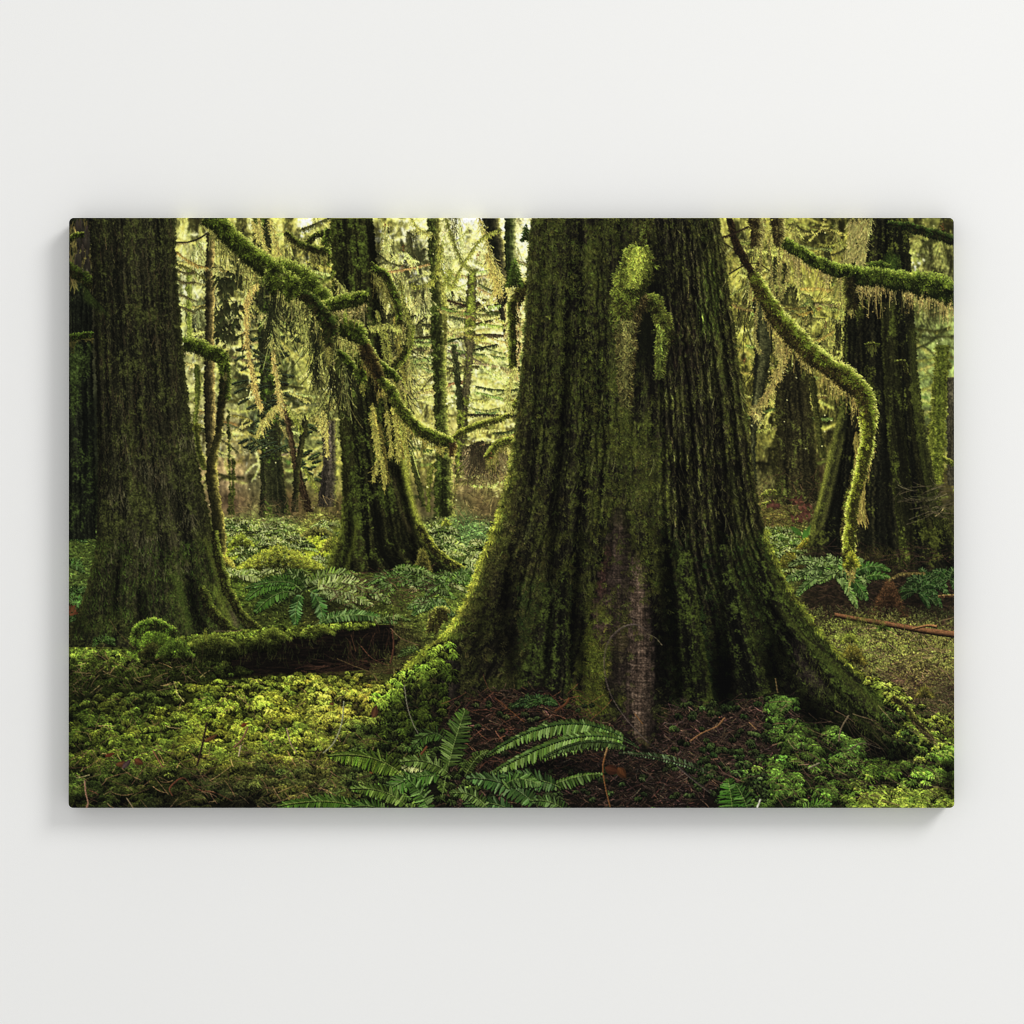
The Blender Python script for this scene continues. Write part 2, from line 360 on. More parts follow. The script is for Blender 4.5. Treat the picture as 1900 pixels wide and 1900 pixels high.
def guide(x, y):
    x = (np.clip(x, PX0, PX0+PW-10)-PX0)/8; y = (np.clip(y, PY0, PY0+PH-10)-PY0)/8
    i = y.astype(int); j = x.astype(int); f = (y-i)[..., None]; g = (x-j)[..., None]
    i2 = np.minimum(i+1, GF.shape[0]-1); j2 = np.minimum(j+1, GF.shape[1]-1)
    return ((GF[i, j]*(1-g)+GF[i, j2]*g)*(1-f)+(GF[i2, j]*(1-g)+GF[i2, j2]*g)*f).astype(np.float32)

# ---- far forest ----------------------------------------------------------------
X, Y, sl = grid(PX0, PY0, PX0+PW, PY0+PH)
b = tex(Y/16., X/9., 0); c_ = tex(Y/40., X/22., 1)
img[sl] = guide(X, Y)*(.25+1.0*b+.55*c_)[..., None]
WIN = [((325, 404, 625, 950), 1.0), ((690, 404, 985, 960), 1.05), ((1335, 404, 1771, 960), .8)]
def inwin(n):
    a = [(w[0][2]-w[0][0]) for w in WIN]; k = rng.choice(3, n, p=np.array(a)/sum(a))
    B = np.array([w[0] for w in WIN])[k]
    return B[:, 0]+(B[:, 2]-B[:, 0])*rng.random(n), B[:, 1]+(B[:, 3]-B[:, 1])*rng.random(n), k
# specks of sky and lit leaves
x, y, k = inwin(9000); g = guide(x, y)
f = np.exp(G(.38, 9000))[:, None]
blades(x, y, np.pi/2+G(.7, 9000), U(3, 14, 9000), 1., np.clip(g*f*1.05+8, 0, 235), np.clip(g*f*.9, 0, 235))
x, y, k = inwin(2600); t = np.clip(1-(y-404)/520, 0, 1)*(k != 2)+.1
blades(x, y, U(0, 6.3, 2600), U(2, 5, 2600), 2.2, guide(x, y)*(1-t[:, None]*.8)+A(236, 238, 200)*t[:, None]*.8, guide(x, y)*1.1)
# hazy grey-green conifer sprays far off
def conifer(box, n, c, hi, a0=.2, L=26, gap=3):
    x = U(box[0], box[2], n); y = U(box[1], box[3], n); o = np.argsort(-y)
    for xi, yi in zip(x[o], y[o]):
        sgn = rng.choice([-1, 1]); l = L*rng.uniform(.6, 1.3)
        frond((xi, yi), (xi+sgn*l*.5, yi+l*a0*.2), (xi+sgn*l, yi+l*(a0+rng.uniform(-.1, .4))), l*.30, vary(c, 1, .2)[0], hi, gap=gap, pw=2, droop=.5, gloss=.25, lean=.7, rach=c)
conifer((340, 560, 380, 800), 26, (105, 118, 84), (150, 160, 120))
conifer((800, 560, 980, 760), 8, (112, 124, 88), (160, 170, 120))
conifer((1700, 560, 1771, 760), 10, (78, 98, 66), (110, 135, 100))
# pale arcs of far twigs
def arcs(n, box, c, L=(30, 90), w=1.6, hair=3., sag=.5, kf=1.):
    for _ in range(n):
        x0 = rng.uniform(box[0], box[2]); y0 = rng.uniform(box[1], box[3]); l = rng.uniform(*L)*rng.choice([-1, 1])
        s = rng.uniform(-.2, sag); e = rng.uniform(-.35, .35)
        pts = [(x0, y0), (x0+l*.35, y0+l*e*.35+abs(l)*s*.35), (x0+l*.7, y0+l*e*.7+abs(l)*s*.35), (x0+l, y0+l*e)]
        cc = vary(c, 1, .22, .08)[0]*kf
        strand(pts, w, cc, cc*.55, hair)
arcs(70, (700, 560, 985, 900), (138, 140, 64), (25, 95), 2.2, 2.6)
arcs(34, (330, 420, 620, 900), (120, 122, 60), (25, 80), 2.0, 3)
arcs(30, (1340, 560, 1771, 920), (98, 100, 42), (25, 80), 2.2, 3)
arcs(26, (1690, 600, 1771, 930), (92, 104, 48), (20, 60), 2.2, 2)
arcs(30, (700, 700, 985, 940), (70, 72, 34), (20, 70), 2.6, 2.4)

# moss curtains -----------------------------------------------------------------------
def drips(n, box, bright, dark, L=(25, 90), W=(8, 26), fdark=.4, gl=1.25, hairy=1.):
    xs = U(box[0], box[2], n); ys = U(box[1], box[3], n)
    Ls = U(L[0], L[1], n)*.85; Ws = U(W[0], W[1], n)*.8; dk = rng.random(n) < fdark
    for i in range(n):
        m = int(Ws[i]*2.0); xx = xs[i]+G(.32, m)*Ws[i]; le = Ls[i]*np.exp(-((xx-xs[i])/Ws[i]*1.9)**2)*U(.4, 1.15, m)
        base = A(*dark) if dk[i] else A(*bright)
        g = guide(xs[i:i+1], ys[i:i+1]+Ls[i]*.4)[0]; base = (base*.45+g*gl*(.42 if dk[i] else 1.0)*.55)
        lean = rng.normal(0, .13); sl_ = rng.normal(0, .35)
        yy = ys[i]+U(-.12, .25, m)*Ls[i]+(xx-xs[i])*sl_
        cc = vary(base, m, .24, .03)*(1-.012*np.abs(xx-xs[i]))[:, None]
        blades(xx, yy, np.pi/2+lean+G(.10, m), le, 1.3, cc*.72, cc*1.10, bend=G(.22, m), taper=1)
        h = int(m*1.3*hairy); j = rng.integers(0, m, h); s = rng.random(h)
        blades(xx[j]+G(1, h), yy[j]+le[j]*s, np.pi/2+G(.6, h), U(2, 8, h), 1., cc[j]*.8, cc[j]*1.25, bend=G(.5, h), taper=1)
        if rng.random() < .45:                        # the mossy twig it hangs from
            w_ = Ws[i]*rng.uniform(.7, 1.6); e = rng.normal(0, .4)
            strand([(xs[i]-w_, ys[i]-e*w_+rng.uniform(-3, 3)), (xs[i], ys[i]), (xs[i]+w_, ys[i]+e*w_+rng.uniform(-3, 3))], 2, base*rng.uniform(.8, 1.2), base*.45, 3)
drips(170, (330, 395, 610, 560), (176, 172, 78), (58, 58, 26))
drips(70, (440, 560, 615, 800), (128, 128, 56), (44, 48, 24), fdark=.5)
drips(230, (700, 395, 860, 620), (190, 186, 90), (84, 82, 36), fdark=.34)
drips(70, (860, 395, 985, 560), (205, 198, 108), (100, 98, 44), fdark=.25)
drips(70, (700, 620, 830, 830), (150, 146, 62), (58, 56, 26), fdark=.45)
drips(50, (880, 760, 960, 880), (140, 136, 58), (66, 62, 30), fdark=.4)
drips(260, (1338, 395, 1600, 620), (128, 126, 52), (44, 44, 20), L=(30, 110), fdark=.42)
drips(150, (1338, 600, 1600, 800), (96, 96, 40), (34, 34, 16), L=(25, 100), fdark=.5)
drips(80, (1685, 395, 1771, 560), (118, 120, 56), (50, 50, 24), fdark=.5)
drips(30, (1340, 800, 1480, 900), (86, 86, 38), (36, 36, 18), fdark=.4)
# pale sky gaps at the top edge
def gap(x, y, rx, ry, n, c=(238, 238, 205)):
    blades(x+G(rx, n), y+np.abs(G(ry, n)), U(0, 6.3, n), U(2, 8, n), 3, vary(c, n, .06, .02), vary(c, n, .08, .03))
gap(570, 404, 12, 14, 60); gap(868, 404, 22, 16, 150); gap(852, 425, 10, 16, 40); gap(905, 412, 10, 14, 50)
gap(970, 430, 8, 40, 60, (220, 212, 150)); gap(345, 470, 6, 40, 40, (190, 195, 140)); gap(1700, 470, 6, 20, 14, (200, 205, 160))
for q in range(26):
    s_ = rng.uniform(0, 1)
    gap(rng.uniform(340, 600), rng.uniform(404, 540), 3, 4, 8, (196, 194, 120))

def sep(k_gain, k_pow, box):
    X, Y, sl = grid(*box); L = np.clip(img[sl]@A(.3, .59, .11)/255, .01, 1)
    f = np.clip(L**k_pow*k_gain/L, 0, 2.2)[..., None]; edge = smooth(box[3], box[3]-120, Y)[..., None]
    img[sl] = img[sl]*(1-edge)+np.clip(img[sl]*f*A(1.02, 1.0, .86), 0, 240)*edge
def lace(n, box, c, L=(30, 100), dark=.3):
    """thin crooked twigs, forking, most of them lit from behind"""
    for _ in range(n):
        x = rng.uniform(box[0], box[2]); y = rng.uniform(box[1], box[3]); l = rng.uniform(*L); a = rng.uniform(-.5, .7); s_ = rng.choice([-1, 1])
        P = [(x, y)]; da = rng.normal(0, .25)
        for q in range(4):
            a += da*.6+rng.normal(0, .15); P.append((P[-1][0]+s_*np.cos(a)*l/4, P[-1][1]+np.sin(a)*l/4))
        cc = vary(c, 1, .2, .03)[0]*(.5 if rng.random() < dark else 1.15)
        strand(P, rng.choice([1, 1.6, 2.4]), cc, cc*.5, 2.6, 1.0)
        for q in (1, 2, 3):
            if rng.random() < .6:
                e = a+rng.choice([-1, 1])*rng.uniform(.5, 1.2); m = l*rng.uniform(.15, .4)
                strand([P[q], (P[q][0]+s_*np.cos(e)*m*.5, P[q][1]+np.sin(e)*m*.5), (P[q][0]+s_*np.cos(e)*m, P[q][1]+np.sin(e)*m+m*.2)], 1, cc*1.05, cc*.5, 2.2, 1.)
drips(150, (700, 395, 880, 700), (206, 202, 100), (96, 94, 44), L=(50, 150), W=(5, 12), fdark=.3); drips(90, (335, 395, 610, 640), (190, 184, 88), (70, 70, 34), L=(50, 140), W=(5, 12), fdark=.35); lace(50, (330, 404, 610, 740), (176, 172, 80), dark=.1); lace(80, (700, 404, 980, 640), (206, 200, 104), dark=.1); lace(110, (700, 600, 980, 900), (170, 168, 82), dark=.12)
drips(130, (1340, 395, 1600, 700), (146, 142, 62), (54, 54, 24), L=(60, 160), W=(5, 12), fdark=.35); lace(60, (1340, 404, 1600, 800), (136, 134, 58), dark=.15); lace(40, (1690, 404, 1771, 900), (120, 124, 60), dark=.4); lace(40, (400, 700, 620, 900), (130, 126, 62), dark=.4)
sep(1.84, 1.28, (325, 403, 985, 960)); sep(1.64, 1.28, (1335, 403, 1771, 960))
drips(34, (720, 420, 780, 700), (90, 88, 40), (34, 36, 16), L=(50, 120), W=(6, 14), fdark=.9); drips(26, (440, 420, 600, 560), (90, 88, 40), (30, 32, 16), L=(40, 100), W=(8, 16), fdark=.9); drips(20, (1380, 420, 1560, 640), (70, 66, 28), (28, 28, 14), L=(50, 130), W=(8, 14), fdark=.9)

def soft(a):
    b = np.pad(a, ((1, 1), (1, 1), (0, 0)), mode='edge'); b = (b[:-2]+2*b[1:-1]+b[2:])/4; return (b[:, :-2]+2*b[:, 1:-1]+b[:, 2:])/4
img[:600] = soft(soft(soft(soft(img[:600]))))*.8+img[:600]*.2
drips(60, (700, 404, 860, 640), (206, 202, 96), (70, 70, 30), L=(30, 110), W=(6, 14), fdark=.3); drips(46, (335, 404, 610, 600), (196, 190, 84), (56, 58, 26), L=(30, 90), W=(6, 14), fdark=.35)
drips(60, (1345, 404, 1600, 700), (150, 146, 62), (44, 44, 20), L=(30, 110), W=(6, 14), fdark=.35); drips(16, (880, 404, 980, 520), (214, 206, 110), (100, 96, 44), L=(24, 70), W=(6, 12), fdark=.2)
arcs(80, (700, 470, 980, 880), (186, 184, 92), (30, 120), 1.6, 2.4, .45); arcs(30, (700, 500, 980, 880), (78, 80, 38), (40, 130), 2.2, 2.4, .4); arcs(34, (340, 430, 620, 860), (168, 166, 80), (30, 100), 1.6, 2.4, .45); arcs(34, (1345, 430, 1600, 800), (140, 138, 60), (30, 110), 1.6, 2.6, .45); lace(26, (700, 440, 980, 860), (206, 202, 100), dark=.1); lace(26, (340, 420, 620, 860), (170, 168, 80), dark=.25); lace(30, (1345, 420, 1600, 800), (140, 138, 60), dark=.3)
# ---- far trunks ------------------------------------------------------------------------
BR = ((24, 24, 14), (52, 48, 28), (92, 84, 50))
OL = ((22, 25, 10), (48, 52, 20), (84, 88, 34))
# slim moss trunks between left tree and centre
trunk([(345, 500), (346, 620), (348, 640)], [(356, 500), (357, 620), (355, 640)], ((40, 48, 14), (84, 98, 24), (130, 140, 50)), 3, 20, 1, lit=(.3, .8), litc=(190, 190, 90))
trunk([(360, 676), (362, 730), (357, 790), (364, 840), (376, 872)], [(370, 676), (373, 720), (366, 790), (372, 830), (384, 866)], ((28, 34, 12), (58, 70, 20), (100, 110, 36)), 3, 20, 2, lit=(.2, .7), litc=(176, 170, 70))
trunk([(421, 760), (424, 900), (423, 955)], [(425, 760), (429, 900), (427, 955)], OL, 2, 20, 3, lit=(0, .6))
trunk([(430, 850), (427, 955)], [(437, 850), (434, 955)], OL, 2, 20, 3, lit=(0, .6))
# broad hazy trunk at 500 with conifer sprays
trunk([(468, 404), (474, 560), (482, 700), (484, 860), (480, 960)], [(500, 404), (506, 560), (514, 700), (524, 860), (540, 962)], ((30, 34, 18), (54, 56, 28), (86, 84, 44)), 4, 60, 4, moss=.3, lit=(0, .35), litc=(130, 120, 54))
conifer((455, 620, 540, 860), 60, (54, 70, 50), (104, 124, 92), L=24, gap=2.6)
conifer((560, 780, 600, 900), 22, (58, 78, 50), (104, 126, 84), L=20, gap=2.6)
# V of thin dark stems 535-580
trunk([(523, 750), (542, 860), (565, 950)], [(533, 745), (552, 850), (581, 948)], ((34, 24, 14), (68, 52, 32), (104, 82, 52)), 3, 30, 5, lit=(.2, .1))
trunk([(562, 770), (553, 830), (545, 880), (540, 950)], [(574, 770), (562, 840), (556, 880), (552, 950)], ((24, 26, 12), (44, 44, 22), (78, 76, 34)), 3, 30, 6, lit=(0, .3))
strand([(535, 762), (548, 780), (562, 798)], 5, (140, 146, 48), (90, 96, 34), 4)
strand([(566, 870), (578, 890), (590, 910)], 5, (140, 146, 48), (90, 96, 34), 4)
trunk([(600, 780), (598, 860), (588, 940)], [(624, 780), (625, 860), (622, 942)], ((40, 36, 28), (74, 66, 52), (104, 92, 76)), 3, 30, 7, lit=(0, .8), litc=(176, 180, 60))
# thin brown pole at 872 and the fork
trunk([(868, 500), (862, 600), (862, 680), (850, 760), (846, 800), (843, 880)], [(884, 500), (882, 600), (876, 680), (868, 760), (866, 800), (862, 884)], ((38, 36, 18), (84, 78, 46), (122, 110, 66)), 3, 30, 8, moss=.25, mossc=(90, 98, 30), lit=(0, .25), litc=(170, 165, 80))
trunk([(836, 640), (842, 700), (848, 760)], [(846, 640), (854, 700), (862, 770)], ((40, 44, 22), (74, 78, 38), (116, 116, 62)), 3, 30, 9)
strand([(827, 404), (838, 440), (855, 480), (874, 502)], 5, (128, 130, 52), (76, 76, 34), 3)
# small stems by centre-right
trunk([(760, 760), (758, 830), (772, 900), (782, 940)], [(768, 760), (766, 830), (780, 890), (792, 940)], OL, 3, 30, 10, lit=(0, .4))
trunk([(800, 860), (794, 900), (790, 950)], [(808, 855), (800, 900), (798, 955)], ((40, 46, 14), (84, 92, 26), (130, 136, 44)), 3, 30, 11, lit=(.4, 0))
strand([(850, 800), (820, 850), (796, 870), (793, 910)], 3, (120, 124, 42), (60, 64, 24), 3)
strand([(862, 830), (866, 850), (846, 890), (840, 960)], 4, (110, 108, 44), (52, 50, 24), 3)
# dark V at 895-960
trunk([(893, 404), (912, 500), (930, 600), (944, 660)], [(926, 404), (938, 480), (950, 560), (962, 640)], ((18, 20, 12), (38, 36, 24), (62, 56, 40)), 3, 40, 12, lit=(.1, .95), litc=(206, 198, 96), litw=.12)
trunk([(936, 404), (937, 500), (940, 530)], [(957, 404), (958, 480), (966, 530)], ((24, 32, 12), (46, 60, 20), (74, 90, 30)), 3, 40, 13, lit=(0, .95), litc=(226, 220, 130), litw=.14)
strand([(890, 404), (904, 450), (922, 500), (942, 530), (950, 545)], 5, (214, 200, 96), (92, 84, 34), 7)
for (a1, a2, a3) in (((902, 470), (915, 500), (918, 540)), ((908, 500), (922, 520), (930, 546))):
    strand([a1, a2, a3], 3, (206, 186, 84), (120, 100, 40), 7, 2)
# mid trunk (mossy, bright right edge)
trunk([(790, 404), (797, 500), (799, 600), (802, 700), (806, 760), (806, 880), (804, 962)], [(814, 404), (816, 500), (826, 600), (828, 700), (830, 760), (838, 860), (844, 968)],
      ((20, 24, 8), (46, 54, 18), (84, 92, 30)), 3, 26, 14, rag=2.2, moss=.35, mossc=(64, 76, 24), lit=(.05, .95), litc=(198, 196, 84), litw=.16, blotch=30)
trunk([(808, 404), (812, 500), (820, 560), (824, 640)], [(817, 404), (818, 500), (830, 560), (830, 640)], ((60, 60, 22), (120, 120, 44), (180, 176, 80)), 3, 20, 15, lit=(0, .9), litc=(220, 214, 110))
strand([(818, 500), (838, 530), (850, 505), (890, 445), (925, 425)], 4, (168, 170, 62), (92, 94, 36), 4)
strand([(820, 530), (835, 510), (833, 500)], 6, (160, 164, 60), (98, 102, 34), 4)
strand([(760, 528), (785, 530), (805, 515), (815, 480), (818, 455)], 5, (170, 172, 60), (66, 70, 24), 5)
drips(9, (755, 530, 795, 545), (178, 172, 80), (70, 68, 30), L=(30, 60), W=(8, 14), fdark=.3)
strand([(762, 404), (778, 425), (802, 432)], 4, (190, 186, 80), (90, 88, 36), 5)
# tan moss branch right of the elbow: 845,805 -> 940,770
drips(24, (870, 820, 935, 850), (112, 96, 58), (70, 60, 36), L=(30, 80), W=(14, 26), fdark=.4)
limb([(842, 812, 4), (865, 795, 4.5), (900, 784, 4), (940, 770, 3.5), (960, 740, 3)], (50, 54, 18), (104, 112, 30), (150, 156, 48), (200, 200, 84), 3.5, 1.4)
limb([(902, 846, 4), (922, 824, 5), (945, 816, 5), (965, 815, 4)], (50, 54, 18), (100, 110, 30), (150, 156, 48), (200, 200, 84), 4, 1.4, hang=30, hangc=(140, 132, 56))
arcs(14, (850, 560, 960, 640), (150, 152, 66), (20, 60), 2, 3)
# --- right window far trunks
trunk([(1436, 640), (1438, 760), (1440, 860), (1430, 960)], [(1490, 640), (1506, 760), (1516, 860), (1536, 950)], ((20, 19, 10), (46, 43, 22), (78, 72, 36)), 4, 40, 16, moss=.2, mossc=(60, 64, 24), lit=(.35, .3), litc=(110, 108, 40), rag=2)
trunk([(1500, 700), (1512, 790), (1518, 850)], [(1512, 700), (1524, 790), (1534, 850)], ((30, 32, 12), (62, 64, 24), (96, 96, 36)), 3, 30, 17, lit=(.3, .3), litc=(120, 120, 44))
trunk([(1395, 560), (1400, 640), (1392, 800), (1398, 900)], [(1420, 560), (1432, 640), (1404, 800), (1404, 900)], ((28, 30, 18), (54, 56, 30), (84, 84, 46)), 3, 40, 18)
trunk([(1735, 640), (1725, 760), (1719, 850), (1728, 900)], [(1762, 600), (1760, 700), (1752, 850), (1748, 900)], ((30, 36, 10), (70, 80, 22), (116, 124, 38)), 3, 16, 19, rag=3, lit=(.7, .6), litc=(158, 162, 52), litw=.15, blotch=24)
trunk([(1757, 700), (1756, 900)], [(1775, 700), (1775, 900)], ((40, 38, 24), (66, 62, 42), (90, 84, 60)), 3, 30, 3)
limb([(1748, 850, 4), (1760, 856, 3), (1775, 866, 2)], (50, 60, 16), (100, 112, 30), (146, 152, 50), hair=3)
limb([(1404, 928, 3), (1420, 916, 4), (1440, 912, 3)], (60, 66, 20), (100, 108, 34), (146, 150, 50), hair=3)
limb([(1404, 938, 2), (1440, 930, 3)], (60, 66, 20), (100, 108, 34), (146, 150, 50), hair=3)
# bits of orange dead leaf in the curtains
for (x_, y_) in ((1397, 556), (1402, 580), (1519, 571), (1531, 600), (1382, 668), (1446, 496), (747, 458), (746, 495), (714, 415), (886, 475), (428, 455), (1750, 420), (912, 845)):
    blades(x_+G(1.5, 7), y_+G(3, 7), U(0, 6, 7), 3, 1.2, vary((120, 78, 38), 7, .2), vary((96, 60, 30), 7, .2))
for _ in range(22):                                      # beads of water / glints
    x_, y_, k_ = inwin(6); blades(x_, y_, U(0, 6, 6), 2, 2, A(232, 228, 160), A(214, 208, 120))

# ---- ground in the middle distance ----------------------------------------------------
def ground(poly_y, x0, x1, y1, fine=5., dens=1.):
    """fill below a line and scatter small plants coloured after the guide"""
    X, Y, sl = grid(x0, min(p[1] for p in poly_y), x1, y1)
    ly = np.interp(X[0], [p[0] for p in poly_y], [p[1] for p in poly_y])+2.5*(tex(X[0]/8., 2.2, 1)-.5)*2
    m = np.clip(Y-ly[None, :]+.5, 0, 1)
    b = tex(Y/3.5, X/8., 2); c2 = tex(Y/9., X/26., 3)
    lay(sl, guide(X, Y)*(.15+.75*b+.8*c2)[..., None], m)
    n = int(X.size/11*dens); x = U(x0, x1, n); y = U(sl[0].start+PY0, y1, n)
    ok = y > np.interp(x, [p[0] for p in poly_y], [p[1] for p in poly_y]); x, y = x[ok], y[ok]
    o = np.argsort(y); x, y = x[o], y[o]
    cl = tex(y/9., x/22., 1)
    cc = vary(guide(x, y), len(x), .3, .05)*(.15+1.8*cl)[:, None]
    blades(x, y, U(-3.1, 0., len(x)), U(2, 8, len(x)), 1.3, cc*.6, cc*1.15, grav=.35, taper=1)
ground([(127, 985), (180, 985)], 127, 190, 1215)
ground([(400, 955), (470, 962), (640, 948)], 400, 660, 1260)
ground([(620, 1040), (760, 960), (985, 955)], 620, 985, 1290)
ground([(1395, 940), (1540, 930), (1771, 950)], 1380, 1771, 1420)
# reddish brush at the foot of the far wood
twigs(260, (430, 925, 640, 965), (6, 20), (94, 80, 46), 1., (-1.5, 1.5))
twigs(220, (840, 880, 960, 965), (8, 28), (112, 98, 52), 1., (-1.5, 1.5))
twigs(200, (1405, 880, 1560, 1010), (8, 24), (74, 56, 34), 1., (-1.3, 1.3))
for (x_, y_) in ((1478, 930), (1490, 938), (1436, 938), (1500, 955), (1475, 962)):
    blades(x_+G(6, 12), y_+G(4, 12), U(0, 6, 12), 9, 4, vary((88, 54, 38), 12, .25), vary((66, 40, 28), 12, .25))
# fern sprays, far rows
rows = [(430, 975, 20), (470, 985, 26), (510, 975, 34), (540, 985, 30), (590, 968, 24), (560, 1005, 36), (440, 1045, 30), (510, 1040, 30), (600, 1050, 36),
        (470, 1020, 22), (825, 990, 30), (860, 1000, 34), (880, 985, 24), (800, 1005, 22), (840, 1035, 38), (870, 1060, 30), (900, 975, 20), (780, 985, 20), (815, 1060, 26)]
fx = np.concatenate([U(432, 625, 34), U(790, 905, 26), U(1425, 1490, 10)]); fy_ = np.concatenate([U(972, 1075, 34), U(975, 1085, 26), U(985, 1060, 10)])
for i in np.argsort(fy_):
    x_, y_ = fx[i], fy_[i]; r_ = np.interp(y_, [970, 1085], [26, 52])*rng.uniform(.8, 1.2)
    X, Y, sl = grid(x_-r_, y_-4, x_+r_, y_+r_*.5); img[sl] *= (1-.5*np.exp(-((X-x_)/(r_*.6))**2-((Y-y_-r_*.12)/(r_*.16))**2))[..., None]
    for a_ in rng.permutation(np.linspace(-3.3, .15, rng.integers(4, 7))):
        L_ = r_*rng.uniform(.7, 1.15); dx, dy = np.cos(a_)*L_, np.sin(a_)*L_*.36
        lit_ = rng.random(); frond((x_, y_), (x_+dx*.45, y_+dy*.5-r_*rng.uniform(.12, .34)), (x_+dx, y_+dy+r_*.16), r_*rng.uniform(.16, .26), vary((84, 116, 56) if lit_ > .35 else (56, 84, 40), 1, .15)[0], (222, 228, 206), gap=2.8, pw=2.2, droop=.4, gloss=.75 if lit_ > .35 else .2)
for (x_, y_, r_) in ((1432, 1010, 26), (1450, 985, 22), (1470, 1010, 26), (1425, 1050, 30), (1440, 1035, 26), (1465, 1045, 24)):
    fernbush(x_, y_, r_, 9, (80, 116, 54), (206, 218, 186), .45, r_*.26, gloss=.45, gap=2.3, pw=2.)
blades(U(1480, 1560, 12), U(975, 1010, 12), U(-2.6, -.5, 12), 26, 9, vary((74, 120, 34), 12), vary((60, 100, 30), 12))
for (x_, y_, r_) in ((140, 1000, 26), (150, 985, 22), (128, 1050, 34), (150, 1100, 30), (130, 1120, 34), (140, 1150, 20)):
    fernbush(x_, y_, r_, 8, (52, 92, 46), (120, 160, 110), .5, r_*.26, gloss=.35, gap=2.5, pw=2)
# bright moss mounds in the middle
def mound(x0, x1, y0, y1, c, n=None, hair=4.5):
    n = n or int((x1-x0)*(y1-y0)*.42); x = U(x0, x1, n); t = (x-x0)/(x1-x0)*2-1
    top = y1-(y1-y0)*np.clip(1-np.abs(t)**1.7, 0, 1)*(.72+.5*tex(x/14., x*0+y0, 1))
    y = top+(y1-top)*rng.random(n)**1.2; o = np.argsort(y); x, y, top, t = x[o], y[o], top[o], t[o]
    v = np.clip(1.05-.85*((y-top)/(y1-y0))+(tex(y/5., x/9., 2)-.5)*.8, .15, 1.3)
    cc = vary(c, n, .2)*v[:, None]
    blades(x, y, np.pi/2+t*-.5+G(.8, n), U(.4, 1.2, n)*hair, 1., cc*1.15, cc*.75, taper=1)
mound(440, 600, 1012, 1052, (152, 158, 44)); mound(425, 470, 988, 1010, (140, 152, 40)); mound(596, 640, 990, 1020, (132, 130, 44)); mound(405, 435, 1030, 1050, (176, 168, 60))
mound(560, 620, 975, 992, (120, 118, 48)); mound(820, 835, 960, 972, (160, 168, 50)); mound(1478, 1530, 992, 1016, (132, 124, 32)); mound(1440, 1490, 1020, 1052, (110, 106, 30))

# ---- second tree (centre left) -----------------------------------------------------------
DK = ((10, 12, 7), (25, 29, 14), (52, 58, 24))
limb([(612, 425, 6), (606, 440, 8), (604, 470, 6), (606, 490, 4)], hair=5)
# hanging shreds right of tree2, in front of background
drips(60, (700, 560, 760, 800), (150, 146, 58), (40, 42, 18), L=(50, 130), W=(8, 16), fdark=.55)
trunk([(612, 404), (615, 500), (616, 600), (622, 700), (630, 800), (634, 880), (634, 940), (628, 990), (614, 1030), (602, 1062)],
      [(692, 404), (700, 500), (708, 600), (722, 700), (738, 800), (752, 880), (764, 930), (782, 980), (806, 1020), (862, 1054)],
      ((11, 12, 6), (32, 33, 14), (66, 66, 28)), 4, 90, 20, rag=1.6, moss=.20, mossc=(48, 56, 18), lit=(lambda Y: .25+.5*smooth(880, 1000, Y), lambda Y: .1+.85*smooth(760, 860, Y)), litc=(134, 144, 42), litw=.07, contrast=1.15, wob=.7)
# its buttress folds
def fold(pts, w, c, a=.8, seed=0):
    """a soft ridge or furrow along a line"""
    C = curve([(p[0], p[1]) for p in pts], 80); W_ = np.interp(np.linspace(0, 1, 80), np.linspace(0, 1, len(pts)), [p[2] if len(p) > 2 else w for p in pts])
    X, Y, sl = grid(C[:, 0].min()-w*3, C[:, 1].min()-w, C[:, 0].max()+w*3, C[:, 1].max()+w)
    if X.size == 0: return
    o = np.argsort(C[:, 1]); cx = np.interp(Y, C[o, 1], C[o, 0]); ww = np.interp(Y, C[o, 1], W_[o])
    cx = cx+(tex(Y/14., X*0+seed, 2)-.5)*w*.8
    m = np.exp(-((X-cx)/ww)**2)*a*smooth(C[:, 1].min()-w, C[:, 1].min()+w*2.5, Y)*smooth(C[:, 1].max()+w, C[:, 1].max()-w*1.5, Y)
    m = m*(.6+.8*tex(Y/12., X/3., seed))
    c = np.asarray(c, np.float32)
    if c.ndim == 0: img[sl] = img[sl]*(1+(c-1)*np.clip(m, 0, 1)[..., None])
    else: lay(sl, c*(.5+tex(Y/4., X/2., seed+1))[..., None], np.clip(m, 0, 1))
fold([(648, 940), (650, 1000), (640, 1065)], 7, .25); fold([(700, 404), (705, 600), (716, 720), (728, 840), (745, 940)], 7, .4)
fold([(735, 860), (752, 930), (764, 1000), (770, 1050)], 7, .3); fold([(700, 870), (722, 950), (738, 1040)], 6, .45); fold([(690, 404), (694, 560), (700, 600)], 8, .35)
fold([(662, 960), (655, 1010), (640, 1062)], 5, (86, 96, 26), .6); fold([(744, 800), (758, 900), (772, 950), (800, 1010), (836, 1046)], 5, (150, 156, 46), .75)
fold([(728, 880), (742, 940), (762, 990)], 5, (74, 66, 36), .5); fold([(625, 960), (618, 1010), (606, 1050)], 5, (80, 92, 26), .6)
mound(768, 800, 1010, 1060, (96, 92, 34))
limb([(776, 975, 5), (800, 1010, 6), (826, 1036, 5), (862, 1056, 3)], (24, 24, 12), (80, 86, 24), (150, 156, 44), (190, 194, 70), 4, 1.2)
